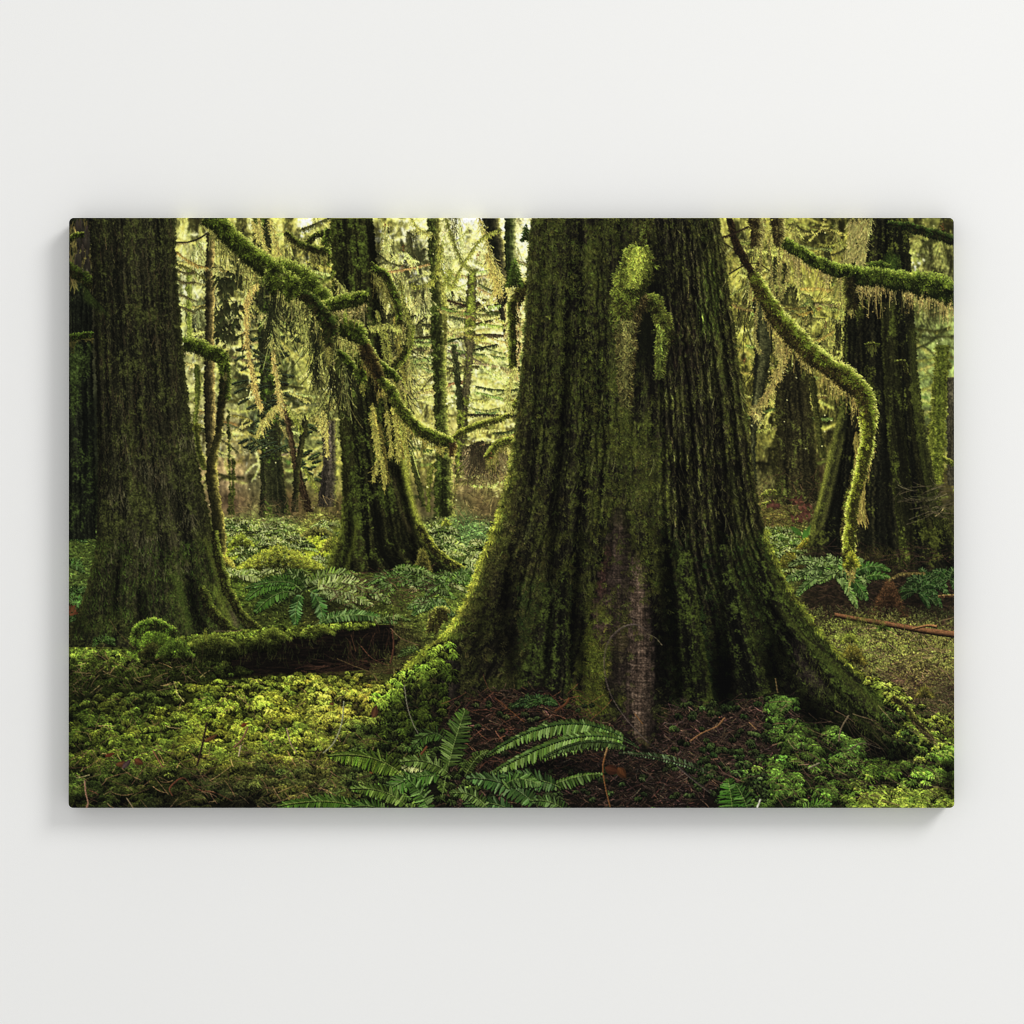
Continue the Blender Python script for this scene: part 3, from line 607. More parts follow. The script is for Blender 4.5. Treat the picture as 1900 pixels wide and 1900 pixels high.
# frayed bark strips lit from behind at its right shoulder
for q in range(16):
    x0_ = rng.uniform(690, 748); y0_ = rng.uniform(560, 800); 
    strand([(x0_, y0_), (x0_+8, y0_+40), (x0_+14+rng.uniform(-4, 8), y0_+rng.uniform(70, 120))], rng.uniform(2, 4), vary((140, 136, 52), 1, .2)[0], vary((70, 68, 26), 1, .2)[0], 4)
for pts in ([(690, 750), (694, 800), (700, 845), (692, 890)], [(697, 800), (708, 850), (712, 880), (713, 905)], [(730, 770), (738, 830), (738, 850)], [(716, 760), (722, 800), (726, 845)]):
    strand(pts, 3, (166, 158, 64), (96, 92, 38), 5, 1.5)
limb([(684, 490, 4), (700, 500, 5), (716, 512, 5), (730, 540, 4.5), (738, 570, 4), (742, 600, 3)], (20, 24, 8), (60, 74, 18), (110, 130, 34), hair=5, hang=40, hangc=(120, 118, 50))
limb([(762, 604, 4), (758, 640, 5), (750, 660, 5), (728, 682, 4)], (24, 28, 10), (66, 76, 20), (120, 132, 36), hair=5, lit=0)
strand([(742, 520), (750, 570), (760, 600), (758, 640)], 4, (128, 130, 50), (50, 54, 20), 5)
strand([(676, 608), (700, 604), (722, 602), (745, 610)], 5, (176, 178, 76), (60, 60, 24), 5)
# dark branches top-left of tree2
limb([(530, 430, 3), (552, 448, 4), (575, 458, 4.5), (606, 466, 5)], (20, 24, 8), (54, 64, 18), (120, 130, 44), hair=5, hang=26, hangc=(130, 126, 56))
limb([(570, 450, 3), (585, 436, 3.5), (600, 432, 4)], (20, 24, 8), (54, 64, 18), (120, 130, 44), hair=4)
strand([(560, 425), (585, 415), (610, 404)], 4, (96, 96, 44), (40, 38, 22), 4)
strand([(592, 521), (600, 520), (614, 512), (620, 500)], 4, (110, 120, 40), (50, 60, 20), 4)

# ---- trunk at 390 with a golden edge, and its crooked partner ----------------------------
trunk([(383, 430), (381, 520), (380, 600), (378, 700), (380, 800), (384, 860), (388, 905)], [(397, 430), (398, 520), (397, 600), (398, 700), (400, 800), (400, 860), (402, 905)],
      ((10, 11, 6), (28, 27, 14), (54, 44, 26)), 3, 50, 21, rag=1.5, lit=(0, .98), litc=(206, 180, 90), litw=.3)
trunk([(412, 650), (404, 740), (398, 800), (382, 870), (384, 900), (392, 960), (398, 1030)], [(424, 650), (419, 740), (410, 810), (402, 860), (408, 920), (418, 980), (420, 1034)],
      ((12, 13, 6), (30, 30, 13), (60, 58, 24)), 3, 50, 22, rag=1.6, lit=(0, lambda Y: .35+.65*smooth(800, 860, Y)), litc=(196, 180, 74), litw=.26)
trunk([(360, 800), (366, 840), (376, 870)], [(367, 795), (374, 830), (382, 866)], ((30, 34, 12), (60, 66, 20), (110, 112, 40)), 3, 30, 22, lit=(0, .8), litc=(170, 164, 60))
mound(357, 372, 780, 797, (86, 88, 24)); mound(396, 430, 1028, 1046, (180, 170, 56))
# twigs off the 390 trunk
strand([(323, 449), (350, 448), (372, 440), (392, 425)], 3, (60, 50, 30), (34, 28, 18), 0)
strand([(327, 466), (345, 480), (370, 492), (410, 500), (445, 505), (472, 509)], 2, (170, 140, 60), (60, 48, 26), 3)
strand([(325, 490), (345, 495), (362, 505), (380, 516)], 6, (110, 108, 44), (62, 60, 28), 3)
for yy_ in (522, 540, 566, 588): strand([(327, yy_-22), (345, yy_-16), (362, yy_-18 if yy_ < 560 else yy_-8)], 3, (96, 88, 46), (54, 48, 28), 2)
strand([(365, 575), (375, 568), (385, 572)], 3, (90, 86, 40), (40, 38, 20), 2)
drips(16, (395, 495, 470, 510), (196, 184, 84), (80, 74, 34), L=(15, 40), W=(6, 12), fdark=.2)
for _ in range(24):                                     # dark leafy shreds to its right
    x_, y_ = rng.uniform(402, 445), rng.uniform(440, 640)
    blades(x_+G(5, 9), y_+G(6, 9), U(.8, 2.6, 9), U(8, 18, 9), 4.5, vary((34, 36, 18), 9), vary((60, 64, 30), 9))
# golden hanging cords
strand([(478, 525), (462, 545), (457, 580), (459, 640), (468, 690), (476, 730), (485, 755)], 4, (206, 176, 84), (120, 96, 40), 5, 2.2)
strand([(512, 580), (505, 620), (508, 670), (516, 715), (520, 740), (524, 770)], 4, (206, 182, 88), (110, 90, 40), 5, 2.2)
strand([(470, 560), (482, 578), (500, 584), (512, 578), (516, 560)], 3, (176, 172, 74), (70, 66, 30), 4)
drips(10, (480, 580, 512, 590), (186, 176, 84), (90, 86, 38), L=(18, 34), W=(5, 8), fdark=.1)
strand([(480, 800), (488, 780), (500, 765), (512, 752)], 4, (200, 186, 84), (110, 96, 40), 8, 2)
strand([(532, 752), (548, 768), (575, 766), (595, 750), (606, 730)], 4, (176, 178, 76), (70, 72, 30), 5)
for pts in ([(500, 404), (510, 440), (516, 470)], [(480, 404), (490, 450), (506, 480)], [(468, 410), (478, 430), (470, 470)], [(598, 760), (604, 790), (608, 840)], [(590, 770), (596, 800)]):
    strand(pts, 3, (198, 184, 84), (100, 90, 36), 6, 1.8)

# ---- the great mossy branch (upper left) ------------------------------------------------
GRN = dict(core=(18, 22, 6), mid=(58, 72, 16), top=(112, 128, 34), rim=(186, 190, 84), under=(32, 36, 11))
drips(34, (500, 530, 640, 600), (150, 146, 60), (34, 38, 16), L=(40, 110), W=(12, 24), fdark=.5)
drips(20, (575, 560, 680, 700), (120, 116, 48), (24, 28, 12), L=(50, 120), W=(10, 20), fdark=.65)
limb([(590, 560, 7), (600, 590, 8), (606, 620, 7), (610, 640, 4)], (12, 14, 6), (34, 40, 14), (64, 72, 24), hair=6, hang=40, hangc=(130, 126, 54))
limb([(640, 590, 9), (664, 640, 11), (668, 680, 10), (671, 705, 6)], hang=30, hangc=(140, 140, 50), hair=7, **GRN)
limb([(380, 402, 10), (410, 418, 13), (440, 448, 13), (470, 474, 14), (500, 496, 17), (530, 505, 20), (556, 512, 20), (580, 535, 16), (600, 562, 13), (625, 588, 15), (655, 612, 14), (676, 626, 7)],
     hang=52, hangc=(186, 180, 84), hangd=(70, 70, 28), hair=8, dens=1.1, **GRN)
limb([(505, 498, 12), (512, 520, 16), (516, 535, 14)], hair=8, **GRN); limb([(535, 520, 15), (545, 545, 12)], hair=8, **GRN)
limb([(606, 568, 8), (625, 560, 9), (650, 555, 9), (668, 549, 8), (680, 548, 5)], hang=34, hangc=(176, 160, 90), hair=7, **GRN)
limb([(560, 545, 6), (580, 560, 9), (606, 590, 12), (620, 620, 8)], (10, 13, 4), (28, 38, 10), (60, 78, 22), hair=7)
limb([(628, 652, 4), (645, 668, 5), (656, 684, 5)], hair=5, **GRN)
limb([(672, 625, 6), (684, 648, 7), (700, 672, 6), (720, 688, 6), (740, 704, 3)], hair=5, rimk=1.0, **GRN)
limb([(676, 640, 8), (688, 668, 11), (700, 690, 8), (708, 720, 5)], (14, 12, 6), (44, 34, 14), (84, 70, 26), hair=6, hang=40, hangc=(140, 120, 50))
limb([(706, 700, 4), (724, 722, 6), (740, 752, 7), (760, 778, 8), (790, 800, 8), (820, 815, 8), (836, 822, 7)], hang=26, hangc=(158, 146, 58), hair=6, rimk=1.0,
     core=(24, 28, 8), mid=(70, 84, 20), top=(128, 142, 38), rim=(200, 200, 84), under=(46, 44, 16))
limb([(838, 822, 6), (840, 832, 5), (838, 846, 3)], (50, 34, 16), (86, 62, 28), (140, 130, 50), hair=3, lit=0)
strand([(740, 704), (750, 720), (762, 730)], 2, (150, 140, 70), (60, 50, 28), 3)
# limb right of the left tree
limb([(412, 670, 6), (419, 700, 6), (418, 740, 7)], (18, 22, 8), (42, 50, 16), (90, 104, 28), hair=5, lit=0)
limb([(341, 636, 8), (360, 638, 9), (380, 646, 10), (402, 656, 10), (414, 670, 8), (418, 690, 6)], hair=7, hang=14, hangc=(84, 80, 40), **GRN)

# ---- branch + stub left of the great tree -------------------------------------------------
limb([(985, 524, 8), (965, 540, 9), (951, 560, 9), (950, 600, 8), (951, 650, 8), (954, 685, 5)], (22, 20, 8), (56, 56, 18), (120, 120, 40), (216, 212, 110), 7, 1.2, lit=180, rimk=1., hang=22, hangc=(206, 196, 110), hangd=(150, 130, 60))
blades(955+G(7, 260), U(560, 700, 260), np.pi/2+G(.4, 260), U(4, 12, 260), 1.6, vary((150, 124, 60), 260), vary((214, 200, 120), 260), taper=1)
limb([(948, 560, 6), (949, 620, 5), (950, 680, 5)], (22, 26, 8), (60, 70, 18), (130, 140, 44), (216, 212, 110), 5, 1.2, lit=180, rimk=1.)
mound(940, 968, 478, 530, (66, 84, 24)); mound(968, 984, 415, 445, (44, 60, 18))
strand([(946, 760), (942, 735), (948, 700), (956, 680)], 4, (200, 196, 90), (100, 96, 40), 6, 2)

# ---- left edge tree and left tree -----------------------------------------------------------
trunk([(100, 404), (100, 700), (100, 1000)], [(166, 404), (170, 500), (172, 700), (176, 850), (178, 985)], ((12, 15, 9), (29, 33, 20), (54, 58, 36)), 4, 90, 23, moss=.2, mossc=(40, 50, 20))
blades(U(127, 168, 300), U(404, 520, 300), np.pi/2+G(.3, 300), U(5, 26, 300), 2.4, vary((70, 64, 32), 300, .3), vary((104, 96, 46), 300, .3), taper=1)
blades(U(140, 166, 60), U(404, 500, 60), np.pi/2, U(10, 40, 60), 4, vary((56, 50, 40), 60, .2), vary((40, 36, 28), 60, .2))
limb([(120, 492, 8), (142, 504, 9), (165, 520, 9), (180, 530, 5)], (16, 20, 6), (34, 44, 12), (68, 86, 22), hair=6, rimk=.2)
limb([(127, 624, 4), (150, 621, 4), (172, 620, 4)], (16, 22, 6), (44, 62, 14), (84, 112, 28), hair=4, hang=18, hangc=(60, 56, 26), rimk=.2)
limb([(127, 445, 2), (140, 434, 3), (155, 433, 3)], hair=4, **GRN)
# fan of moss against the left tree (drawn after it, below)
trunk([(163, 404), (170, 500), (174, 600), (178, 700), (180, 800), (181, 900), (178, 1000), (168, 1060), (150, 1120), (132, 1170), (118, 1200)],
      [(324, 404), (328, 500), (336, 600), (345, 700), (357, 800), (372, 880), (392, 970), (408, 1040), (424, 1100), (448, 1140), (480, 1168)],
      ((13, 14, 8), (37, 37, 21), (74, 70, 42)), 3.6, 46, 24, rag=1.5, moss=.22, mossc=(44, 47, 20), lit=(lambda Y: .0+.35*smooth(900, 1100, Y), lambda Y: .28+.5*smooth(900, 1100, Y)), litc=(112, 118, 40), litw=.05, contrast=.95, shade=.25, blotch=70)
def furfield(box, n, c, L=(4, 9), ang=(.9, 2.2), edge=None, k=.25, w=1., hv=.03, cl=24., thr=.45, a=.6):
    x = U(box[0], box[2], n); y = U(box[1], box[3], n); t = tex(y/cl, x/cl, int(box[0]) % 4)
    ok = t+G(.06, n) > thr
    if edge is not None: ok &= edge(x, y)
    x, y, t = x[ok], y[ok], t[ok]; o = np.argsort(y); x, y, t = x[o], y[o], t[o]; n = len(x)
    cc = vary(c, n, k, hv)*(.6+.9*(t[:, None]-thr)/(1-thr)+.2)
    blades(x, y, U(ang[0], ang[1], n), U(L[0], L[1], n), w, cc*.75, cc*1.2, grav=.3, bend=G(.35, n), taper=1, a=a)
LTl = curve([(163, 404), (174, 600), (181, 900), (168, 1060), (132, 1170)], 60); LTr = curve([(324, 404), (336, 600), (372, 880), (408, 1040), (448, 1140), (480, 1168)], 60)
inLT = lambda x, y: (x > np.interp(y, LTl[:, 1], LTl[:, 0])+2) & (x < np.interp(y, LTr[:, 1], LTr[:, 0])-1)
furfield((140, 404, 470, 1180), 5200, (58, 58, 28), (3, 8), edge=inLT, k=.3, thr=.5)
furfield((130, 1000, 470, 1180), 4200, (48, 66, 18), (4, 9), edge=inLT, k=.3, thr=.40)
furfield((200, 800, 360, 1060), 1200, (74, 70, 46), (6, 18), ang=(1.45, 1.7), edge=inLT, k=.25, thr=.52, cl=40)
furfield((165, 404, 330, 900), 1200, (58, 48, 30), (6, 18), ang=(1.45, 1.7), edge=inLT, k=.25, thr=.52, cl=40)
X, Y, sl = grid(150, 520, 205, 600)
mm = np.clip((X-150)/8, 0, 1)*smooth(0, 12, 205-X)*np.clip((Y-(522+(X-150)*1.15))/3, 0, 1)*np.clip(((560+(X-150)*.62)-Y)/12, 0, 1)
lay(sl, A(46, 58, 20)*(.5+tex(Y/4., X/3., 1))[..., None], mm*.85)
fold([(275, 1080), (262, 1130), (250, 1190)], 12, .5); fold([(352, 1060), (362, 1120), (372, 1170)], 12, .35); fold([(228, 1000), (215, 1080), (205, 1160)], 10, .55)
fold([(320, 1060), (338, 1110), (352, 1170)], 7, (66, 84, 24), .5); fold([(395, 1080), (412, 1125), (436, 1162)], 8, (110, 124, 36), .6); fold([(378, 990), (400, 1060), (420, 1120)], 5, (84, 92, 28), .55)
fold([(428, 1130), (440, 1165)], 6, (96, 80, 62), .6); fold([(150, 1130), (140, 1190)], 18, .55); fold([(178, 440), (182, 700), (190, 900)], 5, .6)
X, Y, sl = grid(127, 404, 420, 1180); img[sl] *= (1-.10*smooth(250, 120, X))[..., None]

limb([(396, 985, 4), (408, 1040, 5), (424, 1096, 6), (446, 1136, 6), (482, 1168, 4)], (18, 20, 8), (58, 66, 20), (104, 114, 34), (140, 146, 50), 5, 1.1, lit=-20, rimk=.6)
limb([(372, 1090, 6), (392, 1130, 8), (420, 1160, 7), (436, 1170, 4)], (16, 18, 8), (50, 58, 18), (88, 98, 28), (120, 128, 44), 5, 1., lit=-30, rimk=.4)
# ---- right: dark tree --------------------------------------------------------------------
trunk([(1585, 404), (1578, 500), (1566, 600), (1562, 700), (1548, 800), (1524, 900), (1505, 970), (1492, 1060)],
      [(1684, 404), (1690, 500), (1697, 600), (1704, 700), (1718, 800), (1738, 900), (1764, 980), (1800, 1080)],
      ((9, 10, 6), (24, 25, 14), (52, 50, 26)), 6, 90, 25, rag=1.5, moss=.05, mossc=(50, 54, 18), lit=(lambda Y: .15+.45*smooth(700, 800, Y), lambda Y: .15+.35*smooth(700, 800, Y)), litc=(104, 110, 38), litw=.06, shade=.2, contrast=1.2)
fold([(1600, 700), (1600, 800), (1590, 900), (1585, 990)], 18, .6); fold([(1630, 404), (1632, 560), (1640, 700), (1648, 900), (1652, 1050)], 6, .5)
fold([(1606, 560), (1600, 700), (1600, 860)], 12, .6); fold([(1690, 800), (1706, 900), (1720, 1000)], 10, .6)
fold([(1560, 760), (1545, 830), (1522, 920), (1504, 990)], 5, (104, 108, 36), .7); fold([(1566, 800), (1548, 880), (1528, 960), (1506, 1000)], 4, (88, 90, 34), .6)
fold([(1540, 830), (1526, 900), (1514, 950)], 3, (130, 134, 44), .7); fold([(1578, 760), (1566, 840), (1548, 930), (1530, 990)], 4, .4); fold([(1692, 600), (1698, 760), (1716, 880), (1742, 980)], 7, (56, 62, 20), .6)
trunk([(1632, 560), (1636, 650), (1642, 760), (1654, 880), (1664, 980), (1672, 1060)], [(1662, 560), (1666, 650), (1676, 760), (1688, 880), (1694, 980), (1694, 1062)],
      ((16, 16, 8), (34, 35, 16), (60, 60, 28)), 3.5, 40, 26, rag=1.6, moss=.12, mossc=(50, 56, 18), lit=(.35, .25), litc=(96, 104, 32), litw=.12)
trunk([(1670, 640), (1684, 760), (1700, 880), (1720, 980)], [(1676, 640), (1692, 760), (1710, 880), (1732, 980)], ((14, 14, 7), (30, 30, 13), (54, 54, 22)), 4, 60, 27)
limb([(1605, 640, 2), (1616, 638, 3), (1632, 640, 3)], (24, 26, 10), (56, 62, 18), (96, 110, 30), hair=3)
blades(U(1609, 1626, 40), U(640, 646, 40), np.pi/2+G(.2, 40), U(3, 15, 40), 1., vary((56, 58, 22), 40), vary((76, 80, 30), 40), taper=1)
limb([(1662, 672, 3), (1678, 672, 3), (1681, 690, 2)], (24, 26, 10), (50, 54, 18), (80, 90, 28), hair=3)
for bx in ((1645, 470), (1654, 462), (1664, 470)): furfield((bx[0]-6, bx[1], bx[0]+6, bx[1]+34), 160, (44, 60, 18), (5, 12), thr=.1)
limb([(1600, 496, 5), (1625, 492, 7), (1646, 498, 6)], (18, 24, 8), (44, 60, 14), (84, 104, 28), hair=5, rimk=.3)
limb([(1650, 416, 5), (1690, 420, 6), (1730, 432, 6), (1775, 444, 6)], (12, 16, 8), (26, 38, 12), (56, 76, 24), hair=5, rimk=.2)
# earth bank at its foot
X, Y, sl = grid(1470, 1000, 1771, 1180)
m = smooth(1010, 1045, Y-34*smooth(1610, 1680, X)+.10*np.minimum(1600-X, 0)*0+12*(tex(Y/20., X/20., 1)-.5))*smooth(1180, 1130, Y)*smooth(1470, 1500, X)
lay(sl, ramp(tex(Y/6., X/9., 2), (0, A(14, 11, 8)), (.5, A(34, 27, 18)), (1, A(66, 52, 30))), m*.9)
twigs(420, (1500, 1010, 1771, 1130), (8, 30), (62, 44, 32), 1.1, (-.6, .6)); twigs(60, (1690, 900, 1771, 960), (20, 50), (90, 80, 56), 1.2, (-.5, .2))
furfield((1585, 1010, 1660, 1070), 500, (54, 52, 20), (4, 9), thr=.4)
# big fern clump right
for (x_, y_, r_, n_) in ((1542, 1072, 88, 15), (1560, 1062, 60, 5)):
    fernbush(x_, y_, r_, n_, (52, 86, 44), (176, 198, 150), .62, 13, gloss=.6, a0=-3.5, a1=.9, gap=3., pw=2.6)
frond((1570, 1075), (1610, 1035), (1650, 1058), 13, (48, 92, 42), (120, 160, 110), gap=3, pw=2.6, droop=.4)
frond((1556, 1062), (1580, 1060), (1608, 1112), 15, (46, 88, 44), (140, 176, 130), gap=3, pw=2.8, droop=.4)
frond((1600, 1072), (1625, 1060), (1650, 1072), 11, (48, 92, 42), (150, 180, 130), gap=3, pw=2.4, droop=.4)
frond((1545, 1056), (1548, 1035), (1534, 1028), 8, (60, 96, 50), (190, 206, 170), gap=2.6, pw=2.4, gloss=.7)
frond((1530, 1050), (1510, 1036), (1490, 1038), 9, (60, 96, 50), (190, 206, 170), gap=2.6, pw=2.4, gloss=.7)
for (x_, y_, r_) in ((1720, 1085, 50), (1760, 1075, 40), (1700, 1100, 40)): fernbush(x_, y_, r_, 9, (34, 64, 36), (110, 140, 100), .7, 9, gloss=.35, a0=-3.4, a1=1.)
mound(1618, 1680, 1072, 1140, (74, 50, 28), hair=7); fold([(1690, 1090), (1700, 1140)], 20, .3)
strand([(1648, 1075), (1668, 1064), (1690, 1062), (1715, 1062)], 3, (120, 104, 50), (70, 58, 28), 2)
# moss floor right behind the root
n = 2600; x = U(1430, 1775, n); y = U(1128, 1400, n); ok = y > 1060+(x-1430)*0+60; x, y = x[ok], y[ok]; o = np.argsort(y); x, y = x[o], y[o]
t = tex(y/9., x/20., 2)*.6+tex(y/4., x/7., 3)*.4; g = guide(x, y); br = (t < .44)[:, None]
cc = vary(np.where(br, A(64, 48, 32), g*1.15), len(x), .2)
for rep in range(6):
    n_ = len(x); blades(x+G(6, n_), y+G(3, n_), -np.pi/2+G(.9, n_), U(2, 7, n_), 1., cc*(.25+.8*t)[:, None], cc*(.55+1.3*t)[:, None], bend=G(.5, n_), taper=1)
twigs(260, (1560, 1150, 1771, 1330), (10, 40), (112, 90, 62), 1.1, (-.7, .7)); twigs(200, (1640, 1250, 1771, 1340), (8, 30), (70, 50, 38), 1.3, (-.9, .9))
mound(1558, 1604, 1195, 1228, (104, 96, 30), hair=7); mound(1698, 1730, 1270, 1292, (110, 104, 36)); mound(1560, 1590, 1168, 1190, (122, 130, 40)); mound(1628, 1650, 1152, 1166, (70, 92, 26))
def log(pts, c, w):
    C = curve(pts, 300)
    for o in np.arange(-w, w+.1, .6):
        sh = np.clip(1.25-.55*(o/w+.35)**2-.35*(o/w), .2, 1.5)
        plot(C[:, 0], C[:, 1]+o*(.6+.4*np.linspace(0, 1, 300)), vary(A(*c)*sh, 300, .10, .02)*(.7+.6*tex(C[:, 0]/12., o/2+0*C[:, 0], 2))[:, None])
log([(1548, 1140), (1590, 1148), (1640, 1156), (1700, 1167), (1740, 1173), (1775, 1177)], (96, 64, 38), 6)
log([(1692, 1166), (1720, 1160), (1737, 1162)], (120, 84, 48), 2.5)
furfield((1570, 1140, 1640, 1156), 200, (72, 80, 26), (4, 8), thr=.45)
limb([(1740, 1106, 2), (1775, 1104, 2)], (60, 40, 22), (120, 84, 50), (170, 130, 80), hair=1)
fold([(1730, 1280), (1745, 1300)], 26, .4)

# branches crossing the right window
limb([(1352, 404, 5), (1362, 440, 6), (1378, 478, 6), (1392, 500, 5), (1402, 530, 5)], (16, 12, 8), (34, 24, 14), (58, 44, 22), hair=2, rimk=.1)
strand([(1340, 440), (1362, 432), (1388, 420)], 3, (50, 38, 24), (34, 26, 18), 1); strand([(1352, 508), (1380, 492), (1405, 488), (1428, 502)], 2.4, (40, 32, 20), (28, 22, 14), 0)
strand([(1340, 448), (1372, 470), (1400, 500), (1412, 520)], 2.4, (40, 32, 20), (28, 22, 14), 0)
for pts in ([(1418, 404), (1412, 470), (1408, 540), (1400, 620), (1410, 650)], [(1426, 440), (1432, 520), (1436, 560), (1440, 610)], [(1458, 450), (1462, 500), (1458, 520), (1450, 550)], [(1445, 440), (1446, 500), (1445, 550)]):
    strand(pts, 2.2, (150, 140, 66), (48, 40, 22), 4, 1.)
for pts in ([(1400, 404), (1404, 430), (1402, 455)], [(1440, 404), (1444, 430), (1448, 450)]): limb([(p[0], p[1], 9-2*i) for i, p in enumerate(pts)], (34, 28, 14), (84, 76, 36), (130, 124, 56), (180, 172, 90), 7, 1., lit=0, hang=22, hangc=(168, 158, 80))
strand([(1442, 600), (1448, 640), (1450, 668), (1436, 700), (1418, 735), (1396, 765)], 4, (170, 152, 72), (96, 78, 36), 8, 2.2)
strand([(1440, 560), (1444, 640), (1450, 660)], 4, (160, 146, 70), (90, 76, 36), 7, 2)
drips(5, (1398, 752, 1412, 762), (206, 184, 96), (150, 130, 60), L=(24, 42), W=(6, 10), fdark=0)
RG = dict(core=(26, 24, 9), mid=(70, 80, 18), top=(116, 132, 34), rim=(190, 194, 84), under=(62, 50, 22))
limb([(1394, 506, 5), (1410, 530, 8), (1424, 556, 10), (1440, 585, 12), (1462, 612, 14), (1490, 640, 14), (1520, 664, 15), (1552, 688, 15), (1580, 706, 15), (1600, 730, 14), (1610, 760, 12), (1610, 800, 10),
      (1604, 840, 9), (1592, 880, 8), (1580, 930, 8), (1572, 980, 8), (1572, 1010, 8), (1574, 1034, 10), (1580, 1050, 7)], hang=44, hangc=(172, 158, 72), hangd=(104, 88, 40), hair=8, dens=1.2, lit=-60, rimk=1., **RG)
blades(U(1585, 1606, 260), U(800, 960, 260)*1., np.pi/2+G(.15, 260), U(8, 26, 260), 1.8, vary((110, 96, 40), 260), vary((160, 144, 64), 260), taper=1)
limb([(1606, 770, 10), (1606, 820, 8), (1596, 870, 7), (1584, 920, 7), (1576, 970, 7), (1574, 1020, 8)], (44, 46, 14), (104, 112, 26), (152, 162, 40), (196, 200, 84), 6, 1.3, lit=180, rimk=1.)
mound(1566, 1592, 1018, 1048, (140, 142, 34), hair=6)
# upper right moss branch
strand([(1598, 404), (1590, 430), (1576, 460), (1562, 492)], 7, (150, 142, 70), (96, 90, 40), 8, 2); strand([(1614, 404), (1606, 430), (1598, 460), (1596, 490)], 6, (156, 150, 76), (90, 84, 40), 9, 2)
blades(U(1575, 1608, 240), U(404, 480, 240), 1.9+G(.3, 240), U(5, 16, 240), 1.8, vary((120, 112, 54), 240), vary((160, 152, 80), 240), taper=1)
drips(10, (1548, 505, 1580, 520), (158, 150, 62), (84, 78, 34), L=(50, 80), W=(9, 14), fdark=.3)
RG2 = dict(core=(16, 21, 7), mid=(58, 72, 18), top=(116, 132, 36), rim=(170, 186, 74), under=(32, 38, 12))
limb([(1456, 448, 4), (1480, 462, 5), (1510, 482, 6), (1540, 494, 7), (1570, 503, 9), (1600, 508, 12), (1640, 513, 13), (1680, 520, 15), (1720, 526, 18), (1775, 542, 21)],
     hang=46, hangc=(172, 158, 82), hangd=(96, 82, 40), hair=8, dens=1.2, **RG2)
limb([(1574, 515, 9), (1578, 545, 11), (1578, 570, 8)], (16, 16, 8), (40, 40, 16), (84, 84, 30), hair=6, hang=24, hangc=(170, 160, 76), lit=180)
# ---- behind the log: fern clump, sticks ---------------------------------------------------
fernbush(570, 1095, 80, 8, (54, 92, 42), (190, 208, 160), .55, 15, a0=-3.3, a1=-1.9, gap=3, pw=2.6, gloss=.35)
frond((560, 1092), (600, 1054), (662, 1066), 17, (74, 110, 54), (190, 208, 170), gap=3.4, pw=2.9, droop=.3, gloss=.4)
X, Y, sl = grid(440, 1040, 760, 1170); img[sl] *= (1-.45*np.exp(-((X-590)/120)**2-((Y-1115)/34)**2))[..., None]
frond((572, 1094), (640, 1058), (722, 1116), 22, (84, 118, 66), (214, 224, 196), gap=3.4, pw=3, droop=.3, gloss=.55)
frond((576, 1098), (620, 1080), (690, 1122), 18, (80, 112, 62), (214, 224, 196), gap=3.4, pw=2.9, droop=.3, gloss=.6)
frond((545, 1098), (510, 1090), (474, 1134), 19, (46, 86, 36), (110, 150, 90), gap=3, pw=2.8, droop=.3, gloss=.3)
frond((560, 1095), (516, 1054), (458, 1110), 19, (50, 94, 36), (110, 150, 90), gap=3, pw=2.8, droop=.3, gloss=.3)
frond((556, 1090), (530, 1066), (456, 1090), 10, (48, 90, 40), (120, 160, 110), gap=3, pw=2.4, droop=.3, gloss=.3)
frond((572, 1094), (592, 1100), (598, 1146), 20, (52, 98, 54), (150, 184, 150), gap=3, pw=3, droop=.2, gloss=.4)
frond((562, 1098), (545, 1120), (548, 1156), 18, (48, 94, 48), (130, 170, 130), gap=3, pw=3, droop=.2, gloss=.4)
frond((580, 1100), (620, 1100), (665, 1130), 10, (60, 86, 50), (200, 214, 180), gap=2.8, pw=2.2, droop=.3, gloss=.7)
fernbush(760, 1085, 90, 12, (58, 96, 44), (150, 180, 130), .42, 14, a0=-3.6, a1=.5, gap=3, pw=2.4, gloss=.45)
fernbush(840, 1080, 56, 9, (58, 96, 44), (160, 186, 140), .45, 11, a0=-3.6, a1=.3, gap=3, pw=2.4, gloss=.45)
frond((725, 1056), (770, 1042), (806, 1072), 9, (54, 92, 40), (200, 214, 170), gap=3, pw=2.2, gloss=.6)
fernbush(800, 1130, 46, 8, (48, 84, 44), (180, 200, 160), .5, 10, gloss=.6)
frond((575, 1165), (640, 1120), (735, 1155), 15, (50, 90, 48), (160, 190, 140), gap=2.8, pw=2.4, droop=.4, gloss=.5)
frond((690, 1160), (715, 1132), (760, 1150), 9, (56, 84, 40), (170, 190, 140), gap=2.8, pw=2.2, droop=.4, gloss=.5)
twigs(140, (620, 1060, 800, 1120), (8, 30), (74, 50, 36), 1.2, (-.8, .8))
limb([(800, 1170, 8), (806, 1150, 10), (816, 1136, 12), (828, 1140, 9)], (22, 20, 10), (60, 58, 20), (120, 126, 40), hair=5)
